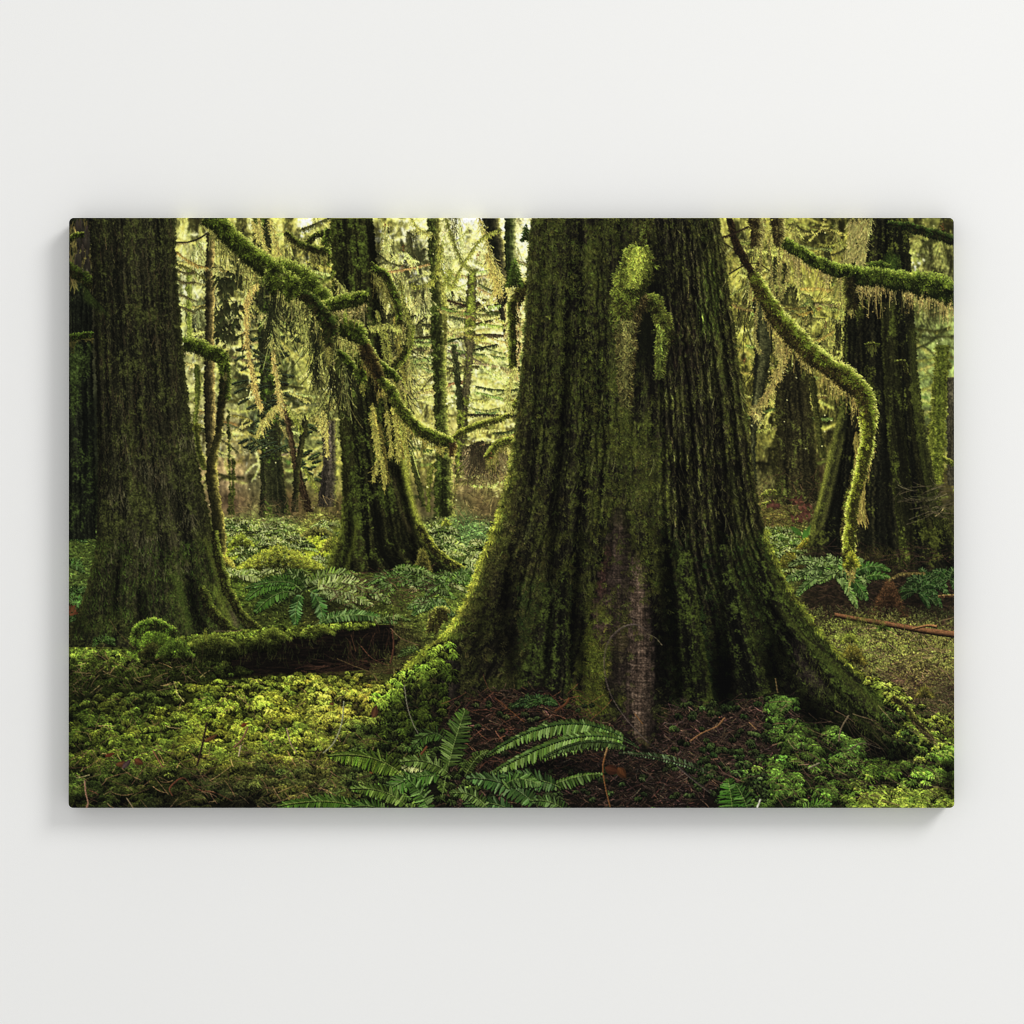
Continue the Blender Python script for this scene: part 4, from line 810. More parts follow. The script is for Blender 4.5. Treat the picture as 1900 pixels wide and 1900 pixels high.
# ---- mossy log and bank ---------------------------------------------------------------------
def poly(pts, fn, soft=1.0):
    P = np.array(pts, float); X, Y, sl = grid(P[:, 0].min()-2, P[:, 1].min()-2, P[:, 0].max()+2, P[:, 1].max()+2)
    ins = np.zeros(X.shape, bool); j = len(P)-1
    for i in range(len(P)):
        xi, yi, xj, yj = *P[i], *P[j]
        c = ((yi > Y) != (yj > Y)) & (X < (xj-xi)*(Y-yi)/((yj-yi) or 1e-9)+xi)
        ins ^= c; j = i
    lay(sl, fn(X, Y), ins.astype(np.float32))
darkw = lambda X, Y: ramp(.7*tex(Y/5., X/45., 1)+.3*tex(Y/3., X/6., 2), (0, A(5, 4, 3)), (.45, A(14, 11, 8)), (.75, A(34, 24, 15)), (1, A(70, 50, 28)))
poly([(127, 1205), (250, 1215), (330, 1185), (460, 1176), (620, 1162), (722, 1158), (742, 1163), (764, 1167), (752, 1174), (770, 1184), (756, 1192), (764, 1206), (738, 1216), (726, 1232), (690, 1242), (640, 1244), (560, 1252), (400, 1262), (200, 1285), (127, 1300)], darkw)
twigs(60, (640, 1165, 765, 1235), (10, 40), (66, 44, 28), 1.3, (1.2, 1.9)); twigs(70, (560, 1225, 760, 1250), (20, 60), (58, 38, 26), 1.4, (-.2, .2))
def scatter(poly_pts, n):
    P = np.array(poly_pts, float); x = U(P[:, 0].min(), P[:, 0].max(), n*4); y = U(P[:, 1].min(), P[:, 1].max(), n*4)
    ins = np.zeros(len(x), bool); j = len(P)-1
    for i in range(len(P)):
        xi, yi, xj, yj = *P[i], *P[j]; ins ^= ((yi > y) != (yj > y)) & (x < (xj-xi)*(y-yi)/((yj-yi) or 1e-9)+xi); j = i
    x, y = x[ins][:n], y[ins][:n]; o = np.argsort(y); return x[o], y[o]
# log top moss
x, y = scatter([(250, 1205), (330, 1180), (470, 1166), (620, 1156), (700, 1152), (700, 1157), (650, 1166), (610, 1164), (580, 1182), (540, 1176), (505, 1208), (470, 1200), (420, 1226), (250, 1240)], 1300)
t = tex(y/8., x/18., 1); top = np.interp(x, [250, 330, 470, 620, 745], [1205, 1182, 1168, 1158, 1152])
v = np.clip(1.15-.030*(y-top), .22, 1.1)*(.6+.8*tex(x/30., x*0+3, 2))
rosettes(x, y, U(6, 12, len(x)), vary((92, 106, 30), len(x), .25)*(v*(.3+1.0*t))[:, None], .45, 9, .3, .6, 1.6)
x, y = scatter([(127, 1200), (250, 1205), (260, 1230), (420, 1225), (470, 1245), (360, 1262), (127, 1320)], 900)
t = tex(y/12., x/16., 2); top = np.interp(x, [127, 200, 260, 300, 470], [1203, 1200, 1215, 1190, 1190]); v = np.clip(1.3-.02*(y-top), .42, 1.3)
rosettes(x, y, U(7, 13, len(x)), vary((92, 110, 32), len(x), .22)*(v*(.3+1.0*t))[:, None], .5, 10, .3, .5, 1.6)
twigs(160, (127, 1210, 400, 1290), (8, 34), (84, 66, 42), 1.1, (-1.2, 1.2), v=.35)
for x0_, y0_, w_, h_ in ((350, 1180, 90, 14), (470, 1171, 70, 12), (560, 1163, 60, 10)):
    mound(x0_, x0_+w_, y0_-h_*.6, y0_+h_, (104, 116, 34), hair=6)
furfield((350, 1180, 720, 1222), 900, (58, 64, 24), (5, 14), ang=(1.2, 1.9), thr=.56, cl=16)
for x_, y_ in ((742, 1168), (756, 1190), (748, 1206), (728, 1226), (700, 1240)):
    furfield((x_-14, y_-10, x_+14, y_+12), 260, (72, 74, 30), (4, 10), ang=(-2.4, 1.8), thr=.42, cl=8)
fernbush(766, 1210, 26, 6, (50, 78, 38), (120, 140, 90), .5, 7)
# humped stump at 285,1150
mound(250, 330, 1148, 1212, (96, 124, 30), n=1500, hair=9); mound(262, 300, 1190, 1212, (60, 62, 22), hair=9); mound(290, 360, 1178, 1215, (74, 94, 26), n=700)
limb([(254, 1205, 5), (252, 1175, 6), (268, 1156, 6), (295, 1158, 6), (325, 1172, 4)], (20, 28, 8), (62, 88, 20), (112, 138, 36), (170, 184, 64), 7, 1.3, rimk=.5)
strand([(382, 1184), (381, 1164)], 4, (110, 118, 34), (50, 46, 22), 3); strand([(398, 1170), (440, 1170), (450, 1167)], 1.5, (150, 130, 90), (120, 100, 70), 0)
fernbush(190, 1190, 26, 6, (40, 70, 30), (90, 120, 80), .5, 7)
blades(127+U(0, 12, 10), U(1128, 1140, 10), U(-2, 0, 10), 10, 4, vary((104, 62, 34), 10), vary((84, 46, 26), 10))
strand([(203, 1148), (222, 1175), (250, 1202)], 1.5, (100, 84, 44), (84, 70, 38), 0)

# ---- THE GREAT TREE -----------------------------------------------------------------------
BL = [(986, 404), (980, 470), (977, 530), (974, 600), (967, 680), (960, 750), (953, 810), (944, 870), (930, 930), (912, 985), (893, 1030), (878, 1075), (862, 1115), (845, 1148), (818, 1180), (780, 1208), (752, 1235), (730, 1258), (706, 1290), (690, 1340)]
BRr = [(1333, 404), (1343, 460), (1352, 530), (1362, 600), (1372, 680), (1384, 760), (1393, 830), (1402, 900), (1414, 960), (1432, 1020), (1460, 1080), (1492, 1130), (1530, 1180), (1572, 1228), (1622, 1270), (1690, 1320), (1740, 1370), (1800, 1420)]
res = trunk(BL, BRr, ((14, 13, 9), (38, 36, 22), (74, 68, 42)), 3.6, 110, 30, rag=1.4, moss=.24, mossc=(54, 58, 22), shade=.12, contrast=1.0, blotch=60, wob=1.2,
            lit=(lambda Y: .25+.65*smooth(820, 960, Y), lambda Y: .18+.5*smooth(1000, 1130, Y)), litc=(156, 160, 44), litw=.032)
BLc, BRc = curve(BL, 300), curve(BRr, 300)
bl = lambda y: np.interp(y, BLc[:, 1], BLc[:, 0]); br_ = lambda y: np.interp(y, BRc[:, 1], BRc[:, 0])
inB = lambda x, y: (x > bl(y)+2) & (x < br_(y)-1)
# darken towards the foot and the right-hand interior, where the print is nearly black
X, Y, sl = grid(690, 404, 1771, 1400)
mB = ((X > bl(Y)) & (X < br_(Y))).astype(np.float32)
mBf = np.zeros((PH, PW), np.float32); mBf[sl] = mB
dk = 1-.26*smooth(900, 1180, Y)*mB*smooth(0, 50, X-bl(Y))
img[sl] *= dk[..., None]
# furrows between the buttresses
for p, w, k in (([(1060, 470), (1050, 700), (1030, 900), (1022, 1040), (1015, 1180), (1000, 1240)], 9, .35), ([(1075, 820), (1072, 1000), (1060, 1150), (1055, 1250)], 8, .4),
                ([(1120, 1010), (1112, 1100), (1095, 1180), (1078, 1260)], 8, .45), ([(1262, 830), (1266, 950), (1282, 1080), (1300, 1200), (1310, 1290)], 10, .22),
                ([(1230, 940), (1240, 1060), (1250, 1180), (1262, 1300)], 10, .3), ([(1322, 840), (1340, 980), (1352, 1100), (1352, 1200), (1345, 1300)], 11, .4),
                ([(1300, 404), (1310, 600), (1330, 760), (1350, 900), (1378, 1050), (1420, 1180), (1450, 1290)], 7, .45), ([(1250, 404), (1262, 560), (1280, 740), (1290, 900)], 5, .45),
                ([(1280, 404), (1290, 560), (1308, 740), (1322, 860)], 5, .5), ([(1210, 480), (1222, 660), (1232, 820)], 5, .55), ([(1150, 404), (1145, 470)], 6, .5),
                ([(1110, 404), (1112, 640), (1108, 800)], 5, .6), ([(1010, 404), (1000, 640), (990, 820), (975, 980)], 5, .6), ([(1330, 480), (1350, 680), (1370, 860), (1395, 1000)], 5, .45),
                ([(955, 1000), (940, 1100), (930, 1200)], 16, .6), ([(1400, 1080), (1440, 1180), (1480, 1260)], 18, .5), ([(1030, 404), (1024, 600), (1012, 760)], 5, .65), ([(1085, 500), (1086, 660), (1080, 800)], 5, .6)):
    fold(p, w, k, 1., int(p[0][0]) % 7)
# lit ridges
for p, w, c, a in (([(990, 1060), (975, 1150), (965, 1230)], 10, (44, 50, 22), .45), ([(1040, 1080), (1030, 1180), (1015, 1260)], 8, (40, 48, 20), .45),
                   ([(1270, 1060), (1300, 1200), (1318, 1300)], 6, (54, 66, 22), .5), ([(1296, 1180), (1312, 1260), (1322, 1310)], 5, (48, 66, 22), .5),
                   ([(1318, 460), (1330, 600), (1342, 720)], 4, (76, 84, 28), .5), ([(1292, 404), (1302, 500), (1316, 600)], 3, (70, 76, 30), .45), ([(1355, 860), (1368, 960), (1386, 1080), (1420, 1180)], 8, (54, 60, 22), .5),
                   ([(1382, 960), (1410, 1080), (1450, 1160), (1500, 1230)], 8, (66, 72, 24), .45)):
    fold(p, w, c, a, int(p[0][0]) % 5)
# reddish tint of bare bark upper right
X, Y, sl = grid(1210, 540, 1320, 760); m = np.exp(-((X-1262)/34)**2-((Y-640)/80)**2)*.6*smooth(.4, .6, tex(Y/30., X/6., 1))
lay(sl, A(50, 34, 28)*(.5+tex(Y/20., X/2., 3))[..., None], m)
# small moss tufts all over
def tufts(n, box, c, size=(4, 9), edge=None, thr=.5, cl=30., k=.22, nb=7):
    x = U(box[0], box[2], n); y = U(box[1], box[3], n); t = tex(y/(cl*1.6), x/cl, int(box[1]+box[0]) % 4)
    ok = t+G(.05, n) > thr
    if edge is not None: ok &= edge(x, y)
    x, y = x[ok], y[ok]; o = np.argsort(y); x, y = x[o], y[o]; m = len(x)
    cc = np.repeat(vary(c, m, k, .04), nb, 0)*(.7+.5*rng.random((m*nb, 1)))
    an = np.repeat(U(1.2, 1.9, m), nb)+G(.75, m*nb)
    blades(np.repeat(x, nb)+G(1.5, m*nb), np.repeat(y, nb)+G(1.5, m*nb), an, np.repeat(U(size[0], size[1], m), nb)*U(.5, 1, m*nb), 1., cc*.7, cc*1.2, bend=G(.5, m*nb), grav=.15, taper=1, a=.7)
tufts(2600, (950, 404, 1400, 1000), (72, 78, 26), edge=inB, thr=.50)
tufts(1900, (985, 404, 1170, 800), (72, 82, 26), edge=inB, thr=.46); furfield((985, 404, 1200, 900), 2600, (62, 72, 24), (4, 10), ang=(1.2, 1.9), edge=inB, thr=.47, cl=20)
tufts(1500, (1060, 780, 1240, 1010), (74, 82, 26), (6, 13), edge=lambda x, y: inB(x, y) & ((x-1160)**2/75**2+(y-880)**2/110**2 < 1+G(.2, len(x))), thr=.40)
tufts(900, (1000, 980, 1240, 1130), (66, 72, 22), (6, 13), edge=inB, thr=.47)
tufts(1400, (1230, 980, 1440, 1320), (44, 62, 20), edge=inB, thr=.42)
tufts(900, (1040, 1120, 1130, 1320), (82, 90, 24), (7, 15), edge=lambda x, y: np.abs(x-(1132-.25*(y-1130))) < 36+.0*y, thr=.36)
tufts(500, (1120, 1140, 1170, 1200), (92, 92, 28), (6, 12), thr=.45)
tufts(260, (1150, 1290, 1210, 1400), (86, 90, 26), (6, 12), edge=lambda x, y: np.abs(x-(1160+.4*(y-1290))) < 12, thr=.3)
tufts(700, (1280, 1130, 1330, 1310), (46, 68, 24), (5, 10), edge=lambda x, y: np.abs(x-(1284+.17*(y-1150))) < 20, thr=.36)
tufts(2400, (700, 900, 1010, 1330), (66, 66, 28), (5, 11), edge=inB, thr=.46, k=.3)
tufts(500, (960, 1080, 1060, 1290), (48, 64, 22), edge=inB, thr=.42)
tufts(3600, (1380, 980, 1771, 1420), (54, 64, 22), (5, 11), edge=inB, thr=.46)
tufts(700, (1290, 404, 1400, 800), (78, 86, 30), (5, 12), edge=lambda x, y: inB(x, y) & (np.abs(x-(1312+.16*(y-404))) < 20), thr=.42, cl=16)
furfield((1296, 480, 1334, 620), 500, (70, 90, 24), (6, 16), ang=(1.3, 1.9), edge=inB, thr=.35, cl=14)
furfield((975, 404, 1330, 1100), 2600, (64, 66, 34), (8, 26), ang=(1.5, 1.68), edge=inB, thr=.5, cl=26, k=.3)
furfield((1240, 404, 1400, 1000), 1500, (86, 84, 44), (10, 34), ang=(1.32, 1.5), edge=inB, thr=.5, cl=14, k=.3)
# folds deepen after the moss
def xflow(u, y): return bl(y)+u*(br_(y)-bl(y))
def flowline(u, y0, y1, w, k, wig=6., alpha=1.):
    Y, X, sl = None, None, None
    ya = np.arange(int(y0), int(y1)); xc = xflow(u+0*ya, ya)+(tex(ya/50., ya*0+u*91, 1)-.5)*wig
    ww = w*(.5+1.0*tex(ya/26., ya*0+u*57, 2))*np.clip(np.minimum(ya-y0, y1-ya)/30., .15, 1)
    for o in np.arange(-3.2*w, 3.2*w+.1, .9):
        f = np.exp(-(o/np.maximum(ww, .4))**2)*alpha
        xi = np.round(xc+o-PX0).astype(int); yi = ya-PY0; ok = (xi >= 0) & (xi < PW) & (yi >= 0) & (yi < PH)
        kk = 1+(k-1)*f[ok]; img[yi[ok], xi[ok]] *= kk[:, None]
for _ in range(70):
    u = rng.uniform(.02, .98); y0 = rng.uniform(380, 1000); L_ = rng.uniform(120, 520); y1 = min(y0+L_, 1150); 
    if y1-y0 < 60: continue
    y0 = max(y0, 404); w_ = rng.uniform(1., 2.4); flowline(u, y0, y1, w_, rng.uniform(.48, .8), 12); flowline(u+w_*1.3/360, y0+4, y1-4, w_*.6, rng.uniform(1.05, 1.3), 12)
for u in np.arange(.64, .99, .026):                   # the strongly ridged right flank
    for y0, y1 in ((404, 620), (560, 900), (800, 1120)):
        uu = u+rng.normal(0, .006); flowline(uu, y0, y1, 2.4, .52, 9); flowline(uu+.010, y0, y1, 2., 1.3, 9)

for p, w, k in (([(1058, 600), (1046, 800), (1030, 950), (1018, 1100), (1004, 1240)], 9, .55), ([(1078, 980), (1066, 1120), (1056, 1250)], 8, .45),
                ([(1232, 980), (1244, 1120), (1262, 1300)], 13, .25), ([(1330, 960), (1346, 1120), (1346, 1300)], 15, .28), ([(1264, 820), (1270, 960), (1286, 1100)], 5, .55), ([(1400, 1040), (1430, 1160), (1474, 1270)], 12, .55),
                ([(950, 1040), (936, 1130), (928, 1220)], 14, .5), ([(900, 1120), (885, 1190), (880, 1250)], 12, .6), ([(1520, 1230), (1560, 1300), (1600, 1350)], 16, .5)):
    fold(p, w, k, 1., int(p[0][0]) % 7)
# bare reddish-grey wood
def bare(pts, cols, a=.9, seed=0):
    """pts rows = (y, x centre, half width)"""
    P = np.array(pts, float); X, Y, sl = grid((P[:, 1]-P[:, 2]).min()-8, P[:, 0].min(), (P[:, 1]+P[:, 2]).max()+8, P[:, 0].max())
    cx = np.interp(Y, P[:, 0], P[:, 1]); hw = np.interp(Y, P[:, 0], P[:, 2]); q = (X-cx+(tex(Y/16., X/16., seed)-.5)*16+fib(Y, X, 4)*1.5)/hw
    m = smooth(1.08, .80 if hw.max() < 45 else .45, np.abs(q))*smooth(P[0, 0], P[0, 0]+25, Y)*smooth(P[-1, 0]+6*(tex(X/8., X*0+seed, 1)-.5)*4, P[-1, 0]-34, Y)*a
    sh = np.clip(1.12-1.0*(q+.08)**2, .10, 1.1)*(1-.22*q)
    ring = .5+.2*fib(Y+7*q*q+seed*40, X*.9, 5); gr = .5+.17*fib(Y, X, 0)
    c = ramp(.38*ring+.24*gr+.38*tex(Y/26., X/12., seed)+.06*fib(Y, X, 3), (0, A(*cols[0])), (.5, A(*cols[1])), (1, A(*cols[2])))
    c = c*np.clip(1+.08*fib(Y+6*q*q+seed*9, X, 5)+.08*fib(Y, X, 3)+.10*fib(Y, X+seed*7, 0), .4, 1.8)[..., None]
    lay(sl, c*sh[..., None]*1.12, m)
bare([(1040, 1128, 10), (1090, 1122, 18), (1130, 1120, 24), (1175, 1122, 24), (1210, 1126, 14)], ((24, 18, 14), (60, 45, 37), (98, 76, 64)), .85, 1)
bare([(930, 1150, 10), (1010, 1146, 26), (1080, 1142, 30), (1100, 1140, 30)], ((20, 17, 12), (44, 37, 28), (72, 61, 48)), .72, 2)
bare([(960, 1150, 12), (1040, 1152, 36), (1110, 1158, 50), (1180, 1162, 52), (1250, 1160, 46), (1300, 1160, 34)], ((20, 16, 12), (48, 38, 31), (84, 68, 58)), .62, 9)
bare([(1020, 1180, 10), (1080, 1186, 22), (1150, 1188, 27), (1220, 1191, 31), (1290, 1189, 32), (1340, 1186, 35), (1392, 1178, 40)], ((28, 22, 15), (68, 55, 43), (118, 100, 80)), .93, 3)
bare([(1280, 1272, 8), (1300, 1278, 10), (1325, 1290, 22)], ((26, 20, 18), (54, 42, 36), (90, 70, 62)), .8, 4)
bare([(1300, 1166, 6), (1350, 1160, 14), (1400, 1150, 18), (1440, 1150, 20)], ((20, 15, 12), (40, 30, 25), (66, 50, 42)), .8, 5)
bare([(1180, 840, 10), (1220, 836, 18), (1270, 834, 20), (1320, 836, 16)], ((22, 20, 18), (40, 34, 30), (60, 48, 40)), .7, 6)
bare([(1185, 1475, 14), (1230, 1488, 18), (1280, 1500, 16)], ((24, 20, 18), (46, 38, 34), (70, 58, 50)), .6, 7)
bare([(1000, 1132, 5), (1060, 1120, 9), (1120, 1112, 8)], ((26, 16, 12), (54, 32, 26), (80, 50, 42)), .5, 8)

tufts(420, (1100, 990, 1240, 1180), (70, 76, 26), (5, 11), thr=.52); tufts(160, (1150, 1120, 1236, 1380), (66, 70, 30), (4, 9), edge=lambda x, y: np.abs(x-1190) > 17, thr=.50)
tufts(420, (1060, 1120, 1130, 1320), (88, 96, 28), (6, 13), edge=lambda x, y: np.abs(x-(1130-.25*(y-1130))) < 34, thr=.42)

TO = ((9, 9, 7), (30, 30, 18), (62, 58, 36))
def toe(c, cols=TO, seed=40, moss=.3, mossc=(48, 58, 20), lit=(.1, .3), litc=(84, 92, 28), contrast=1.2):
    trunk([(x-r, y) for x, y, r in c], [(x+r, y) for x, y, r in c], cols, 4, 40, seed, rag=2.2, moss=moss, mossc=mossc, lit=lit, litc=litc, litw=.14, contrast=contrast, shade=.85, blotch=26)
for x_, y_, rx_, ry_, k_ in ((1012, 1230, 14, 60, .6), (1076, 1190, 10, 90, .6), (1232, 1180, 14, 130, .75), (1330, 1240, 14, 80, .75), (1140, 1240, 8, 70, .3), (1430, 1240, 26, 60, .75), (950, 1210, 14, 60, .6)):
    X, Y, sl = grid(x_-rx_*2.5, y_-ry_*2, x_+rx_*2.5, y_+ry_*2); img[sl] *= (1-k_*np.exp(-((X-x_)/rx_)**2-((Y-y_)/ry_)**2))[..., None]
toe([(1016, 1090, 7), (1006, 1150, 12), (992, 1210, 19), (984, 1262, 26), (980, 1284, 30)], seed=41, moss=.42, lit=(.35, .1))
toe([(1046, 1060, 8), (1040, 1150, 15), (1036, 1230, 21), (1030, 1290, 27), (1028, 1318, 31)], seed=42, moss=.36)
toe([(1268, 1020, 12), (1276, 1120, 20), (1284, 1200, 23), (1292, 1270, 27), (1298, 1332, 33)], seed=43, moss=.46, mossc=(50, 60, 20), lit=(.05, .6), litc=(84, 96, 30))
toe([(1340, 1010, 10), (1356, 1090, 18), (1372, 1170, 25), (1388, 1240, 28), (1402, 1296, 32)], seed=44, moss=.36, lit=(.05, .3))
toe([(1408, 1040, 16), (1440, 1120, 30), (1490, 1190, 44), (1545, 1250, 58), (1610, 1310, 66), (1680, 1370, 62), (1740, 1430, 50)], seed=45, moss=.40, mossc=(50, 62, 20), lit=(.0, .45), litc=(96, 106, 32))
X, Y, sl = grid(1420, 1260, 1760, 1480); img[sl] *= (1-.75*np.clip(np.exp(-((Y-(1300+(X-1450)*.55))/34)**2)*smooth(1440, 1500, X)*smooth(1760, 1690, X), 0, 1))[..., None]
bare([(1285, 1268, 7), (1305, 1275, 9), (1330, 1288, 20)], ((28, 22, 20), (62, 48, 42), (100, 80, 72)), .8, 4)
# the long root running to the lower right
bare([(1175, 1470, 12), (1215, 1490, 20), (1260, 1512, 26), (1300, 1540, 26)], ((20, 17, 14), (46, 38, 32), (76, 64, 54)), .75, 7)
for pts, w, c, a_ in (([(1440, 1120), (1490, 1180), (1545, 1232), (1600, 1285), (1660, 1340)], 9, (70, 78, 26), .6), ([(1520, 1270), (1560, 1300), (1610, 1345), (1650, 1390)], 9, (56, 66, 24), .55)):
    fold(pts, w, c, a_, 3)
fold([(1420, 1110), (1470, 1190), (1530, 1260), (1600, 1330)], 8, .35, 1., 2)
furfield((1480, 1180, 1700, 1400), 3000, (72, 82, 28), (4, 9), edge=lambda x, y: (y > 1195+(x-1500)*.78) & (y < 1275+(x-1500)*.80) & inB(x, y), thr=.44, cl=16)
img[:] = img*(1-mBf[..., None]*(1-A(.90, .885, .90)))
# lit fur on the left and right outlines
def rimfur(fn, y0, y1, side, c0, c1, n, L=(4, 9), wid=10.):
    y = U(y0, y1, n); ok_ = tex(y/22., y*0+y0*.13, 2)+G(.12, n) > .44; y = y[ok_]; n = len(y); br__ = .5+1.0*tex(y/13., y*0+y0*.31, 1); d = np.abs(G(wid*.5, n))*(.4+1.4*tex(y/18., y*0+y0*.7, 3)); x = fn(y)+side*d*-1+(tex(y/10., y*0+5.1, 1)-.5)*9*side
    f = np.clip(1-d/wid, 0, 1)[:, None]; cc = vary(A(*c0)*(1-f)+A(*c1)*f, n, .22)*br__[:, None]; o = np.argsort(-d+0)[::1]
    blades(x[o], y[o], (np.pi if side < 0 else 0)+side*.6+G(.6, n), U(L[0], L[1], n), 1., cc[o]*.8, cc[o]*1.15, taper=1)
rimfur(bl, 800, 960, -1, (50, 56, 20), (130, 132, 46), 900, wid=7)
rimfur(bl, 940, 1180, -1, (54, 60, 22), (160, 164, 48), 2600, wid=15)
rimfur(bl, 1150, 1290, -1, (60, 70, 22), (150, 162, 42), 2000, (5, 11), 26)
rimfur(br_, 980, 1290, 1, (44, 54, 18), (122, 130, 38), 2400, wid=12)
rimfur(br_, 1280, 1420, 1, (50, 64, 18), (118, 134, 34), 1500, (5, 10), 22)
rimfur(bl, 404, 800, -1, (40, 46, 20), (86, 90, 36), 900, (3, 6), 4)
# central hanging moss clump
def tuftshape(rows, c, n, L=(8, 18), k=.2, lean=0.):
    P = np.array(rows, float); y = U(P[0, 0], P[-1, 0], n); cx = np.interp(y, P[:, 0], P[:, 1]); hw = np.interp(y, P[:, 0], P[:, 2])
    q = rng.uniform(-1, 1, n); x = cx+hw*q; o = np.argsort(y+G(6, n)); x, y, q = x[o], y[o], q[o]
    sh = np.clip(1.1-.35*(q+.1)**2+(tex(y/9., x/7., 2)-.5)*1.1, .3, 1.6)[:, None]
    ny = (y-P[0, 0])/(P[-1, 0]-P[0, 0]); cc = vary(c, n, k, .03)*sh*np.clip(1.3-.45*ny-.45*np.abs(q+.05)**2.4, .35, 1.5)[:, None]
    blades(x, y, np.pi/2-q*.25+G(.45, n)+lean, U(L[0], L[1], n)*.7, 1., cc*.75, cc*1.2, bend=G(.6, n), taper=1)
X, Y, sl = grid(1100, 430, 1280, 780); lay(sl, A(10, 11, 7), np.clip(np.exp(-((X-1190)/42)**2-((Y-530)/80)**2)*.9+np.exp(-((X-1200)/46)**2-((Y-640)/70)**2)*.7, 0, .82))
CK = dict(hair=9, dens=1.5, rimk=.25, lit=-100)
limb([(1207, 400, 4), (1198, 428, 5), (1191, 452, 4)], (30, 28, 12), (66, 74, 26), (104, 118, 38), (120, 130, 50), hair=5)
limb([(1196, 556, 9), (1214, 564, 10), (1229, 588, 10), (1234, 614, 10), (1229, 640, 8), (1225, 668, 4), (1224, 694, 2)], (22, 25, 9), (68, 76, 24), (116, 126, 40), (150, 164, 60), **CK)
limb([(1186, 540, 16), (1166, 584, 17), (1160, 620, 15), (1160, 660, 11), (1160, 700, 8), (1161, 745, 4)], (30, 26, 12), (74, 66, 32), (106, 98, 46), (120, 116, 56), **CK)
limb([(1150, 560, 9), (1147, 585, 10), (1150, 612, 7)], (22, 27, 9), (62, 74, 22), (96, 110, 32), (120, 140, 44), **CK)
limb([(1187, 466, 14), (1183, 484, 25), (1177, 510, 29), (1168, 536, 24), (1158, 560, 17), (1152, 582, 12)], (24, 30, 9), (74, 86, 24), (132, 144, 44), (166, 176, 70), **CK)
tuftshape([(456, 1186, 10), (470, 1184, 22), (500, 1180, 28), (530, 1172, 22)], (122, 132, 42), 1300, (5, 12)); tuftshape([(590, 1162, 14), (700, 1160, 8), (748, 1161, 3)], (92, 90, 42), 700, (10, 24)); tuftshape([(600, 1226, 8), (696, 1224, 2)], (88, 98, 34), 300, (8, 20))

# ---- foreground floor --------------------------------------------------------------------------
floor_l = [(127, 1300), (240, 1285), (360, 1268), (470, 1258), (560, 1250), (640, 1252), (700, 1262), (726, 1262)]
X, Y, sl = grid(127, 1240, 1771, 1499)
fy = np.interp(X, [127, 240, 360, 470, 560, 640, 700, 720, 800, 835, 900, 1010, 1080, 1150, 1200, 1250, 1330, 1345, 1400, 1430, 1470, 1540, 1600, 1660, 1720, 1771],
               [1290, 1276, 1262, 1252, 1245, 1246, 1256, 1275, 1320, 1312, 1282, 1268, 1330, 1345, 1385, 1310, 1330, 1310, 1300, 1282, 1310, 1350, 1385, 1410, 1450, 1475])
fy = fy+6*(tex(X/14., Y*0+3.3, 1)-.5)
m = np.clip((Y-fy)/5, 0, 1)
lay(sl, guide(X, Y)*(.10+.45*tex(Y/5., X/8., 2)+.35*tex(Y/12., X/18., 3))[..., None], m)
# brown needle litter
def inF(x, y): return y > np.interp(x, X[0], fy[0])-4
for nn, box, c in ((2600, (830, 1280, 1100, 1499), (62, 46, 34)), (1500, (1100, 1330, 1300, 1499), (60, 44, 34)), (2600, (1240, 1290, 1480, 1460), (64, 48, 37)), (900, (1460, 1360, 1771, 1499), (62, 44, 34)), (600, (600, 1250, 860, 1420), (62, 44, 30))):
    x = U(box[0], box[2], nn); y = U(box[1], box[3], nn); ok = inF(x, y); x, y = x[ok], y[ok]; o = np.argsort(y); x, y = x[o], y[o]; n = len(x)
    t = tex(y/14., x/20., 1); cc = vary(c, n, .35, .08)*(.25+1.2*t)[:, None]
    blades(x, y, U(-.9, .9, n)+np.pi*(rng.random(n) < .5), U(6, 26, n), 1., cc*.7, cc*1.15, bend=G(.25, n), taper=1)
# moss carpet, back to front
n = 4700; x = U(120, 800, n); y = 1245+255*rng.random(n)
lim = np.interp(x, [127, 240, 360, 470, 560, 640, 700, 740, 800], [1300, 1283, 1266, 1256, 1250, 1250, 1254, 1300, 1340])
right = np.interp(y, [1250, 1300, 1350, 1400, 1440, 1500], [720, 745, 760, 740, 700, 640])
ok = (y > lim) & (x < right+G(14, n)); x, y = x[ok], y[ok]
t1 = tex(y/26., x/52., 0); t2 = tex(y/11., x/22., 1)
sparse = smooth(1420, 1490, y)*.35+smooth(640, 760, x)*.2
ok = (.5*t1+.5*t2+G(.05, len(x))) > .36+sparse*.45
x, y, t1, t2 = x[ok], y[ok], t1[ok], t2[ok]; o = np.argsort(y); x, y, t1, t2 = x[o], y[o], t1[o], t2[o]
sz = np.interp(y, [1250, 1350, 1499], [14, 20, 26])*U(.7, 1.25, len(x))
lift = (t1-.5)*34                                        # hummocks
g = guide(x, y)*.96
t3 = tex(y/34., x/60., 3); cc = vary(g, len(x), .22, .03)*(.05+1.05*t1+.8*t2)[:, None]*(A(1, 1, 1)+(t3-.5)[:, None]*A(.22, .0, -.15))
sz = sz*(.42+.8*tex(y/18., x/30., 2)); cc *= .92*np.where(rng.random((len(x), 1)) < .12, .45, 1)
rosettes(x, y-lift*.6, sz, np.clip(cc, 0, 225), .45, 20, .24, .5, 1.3)
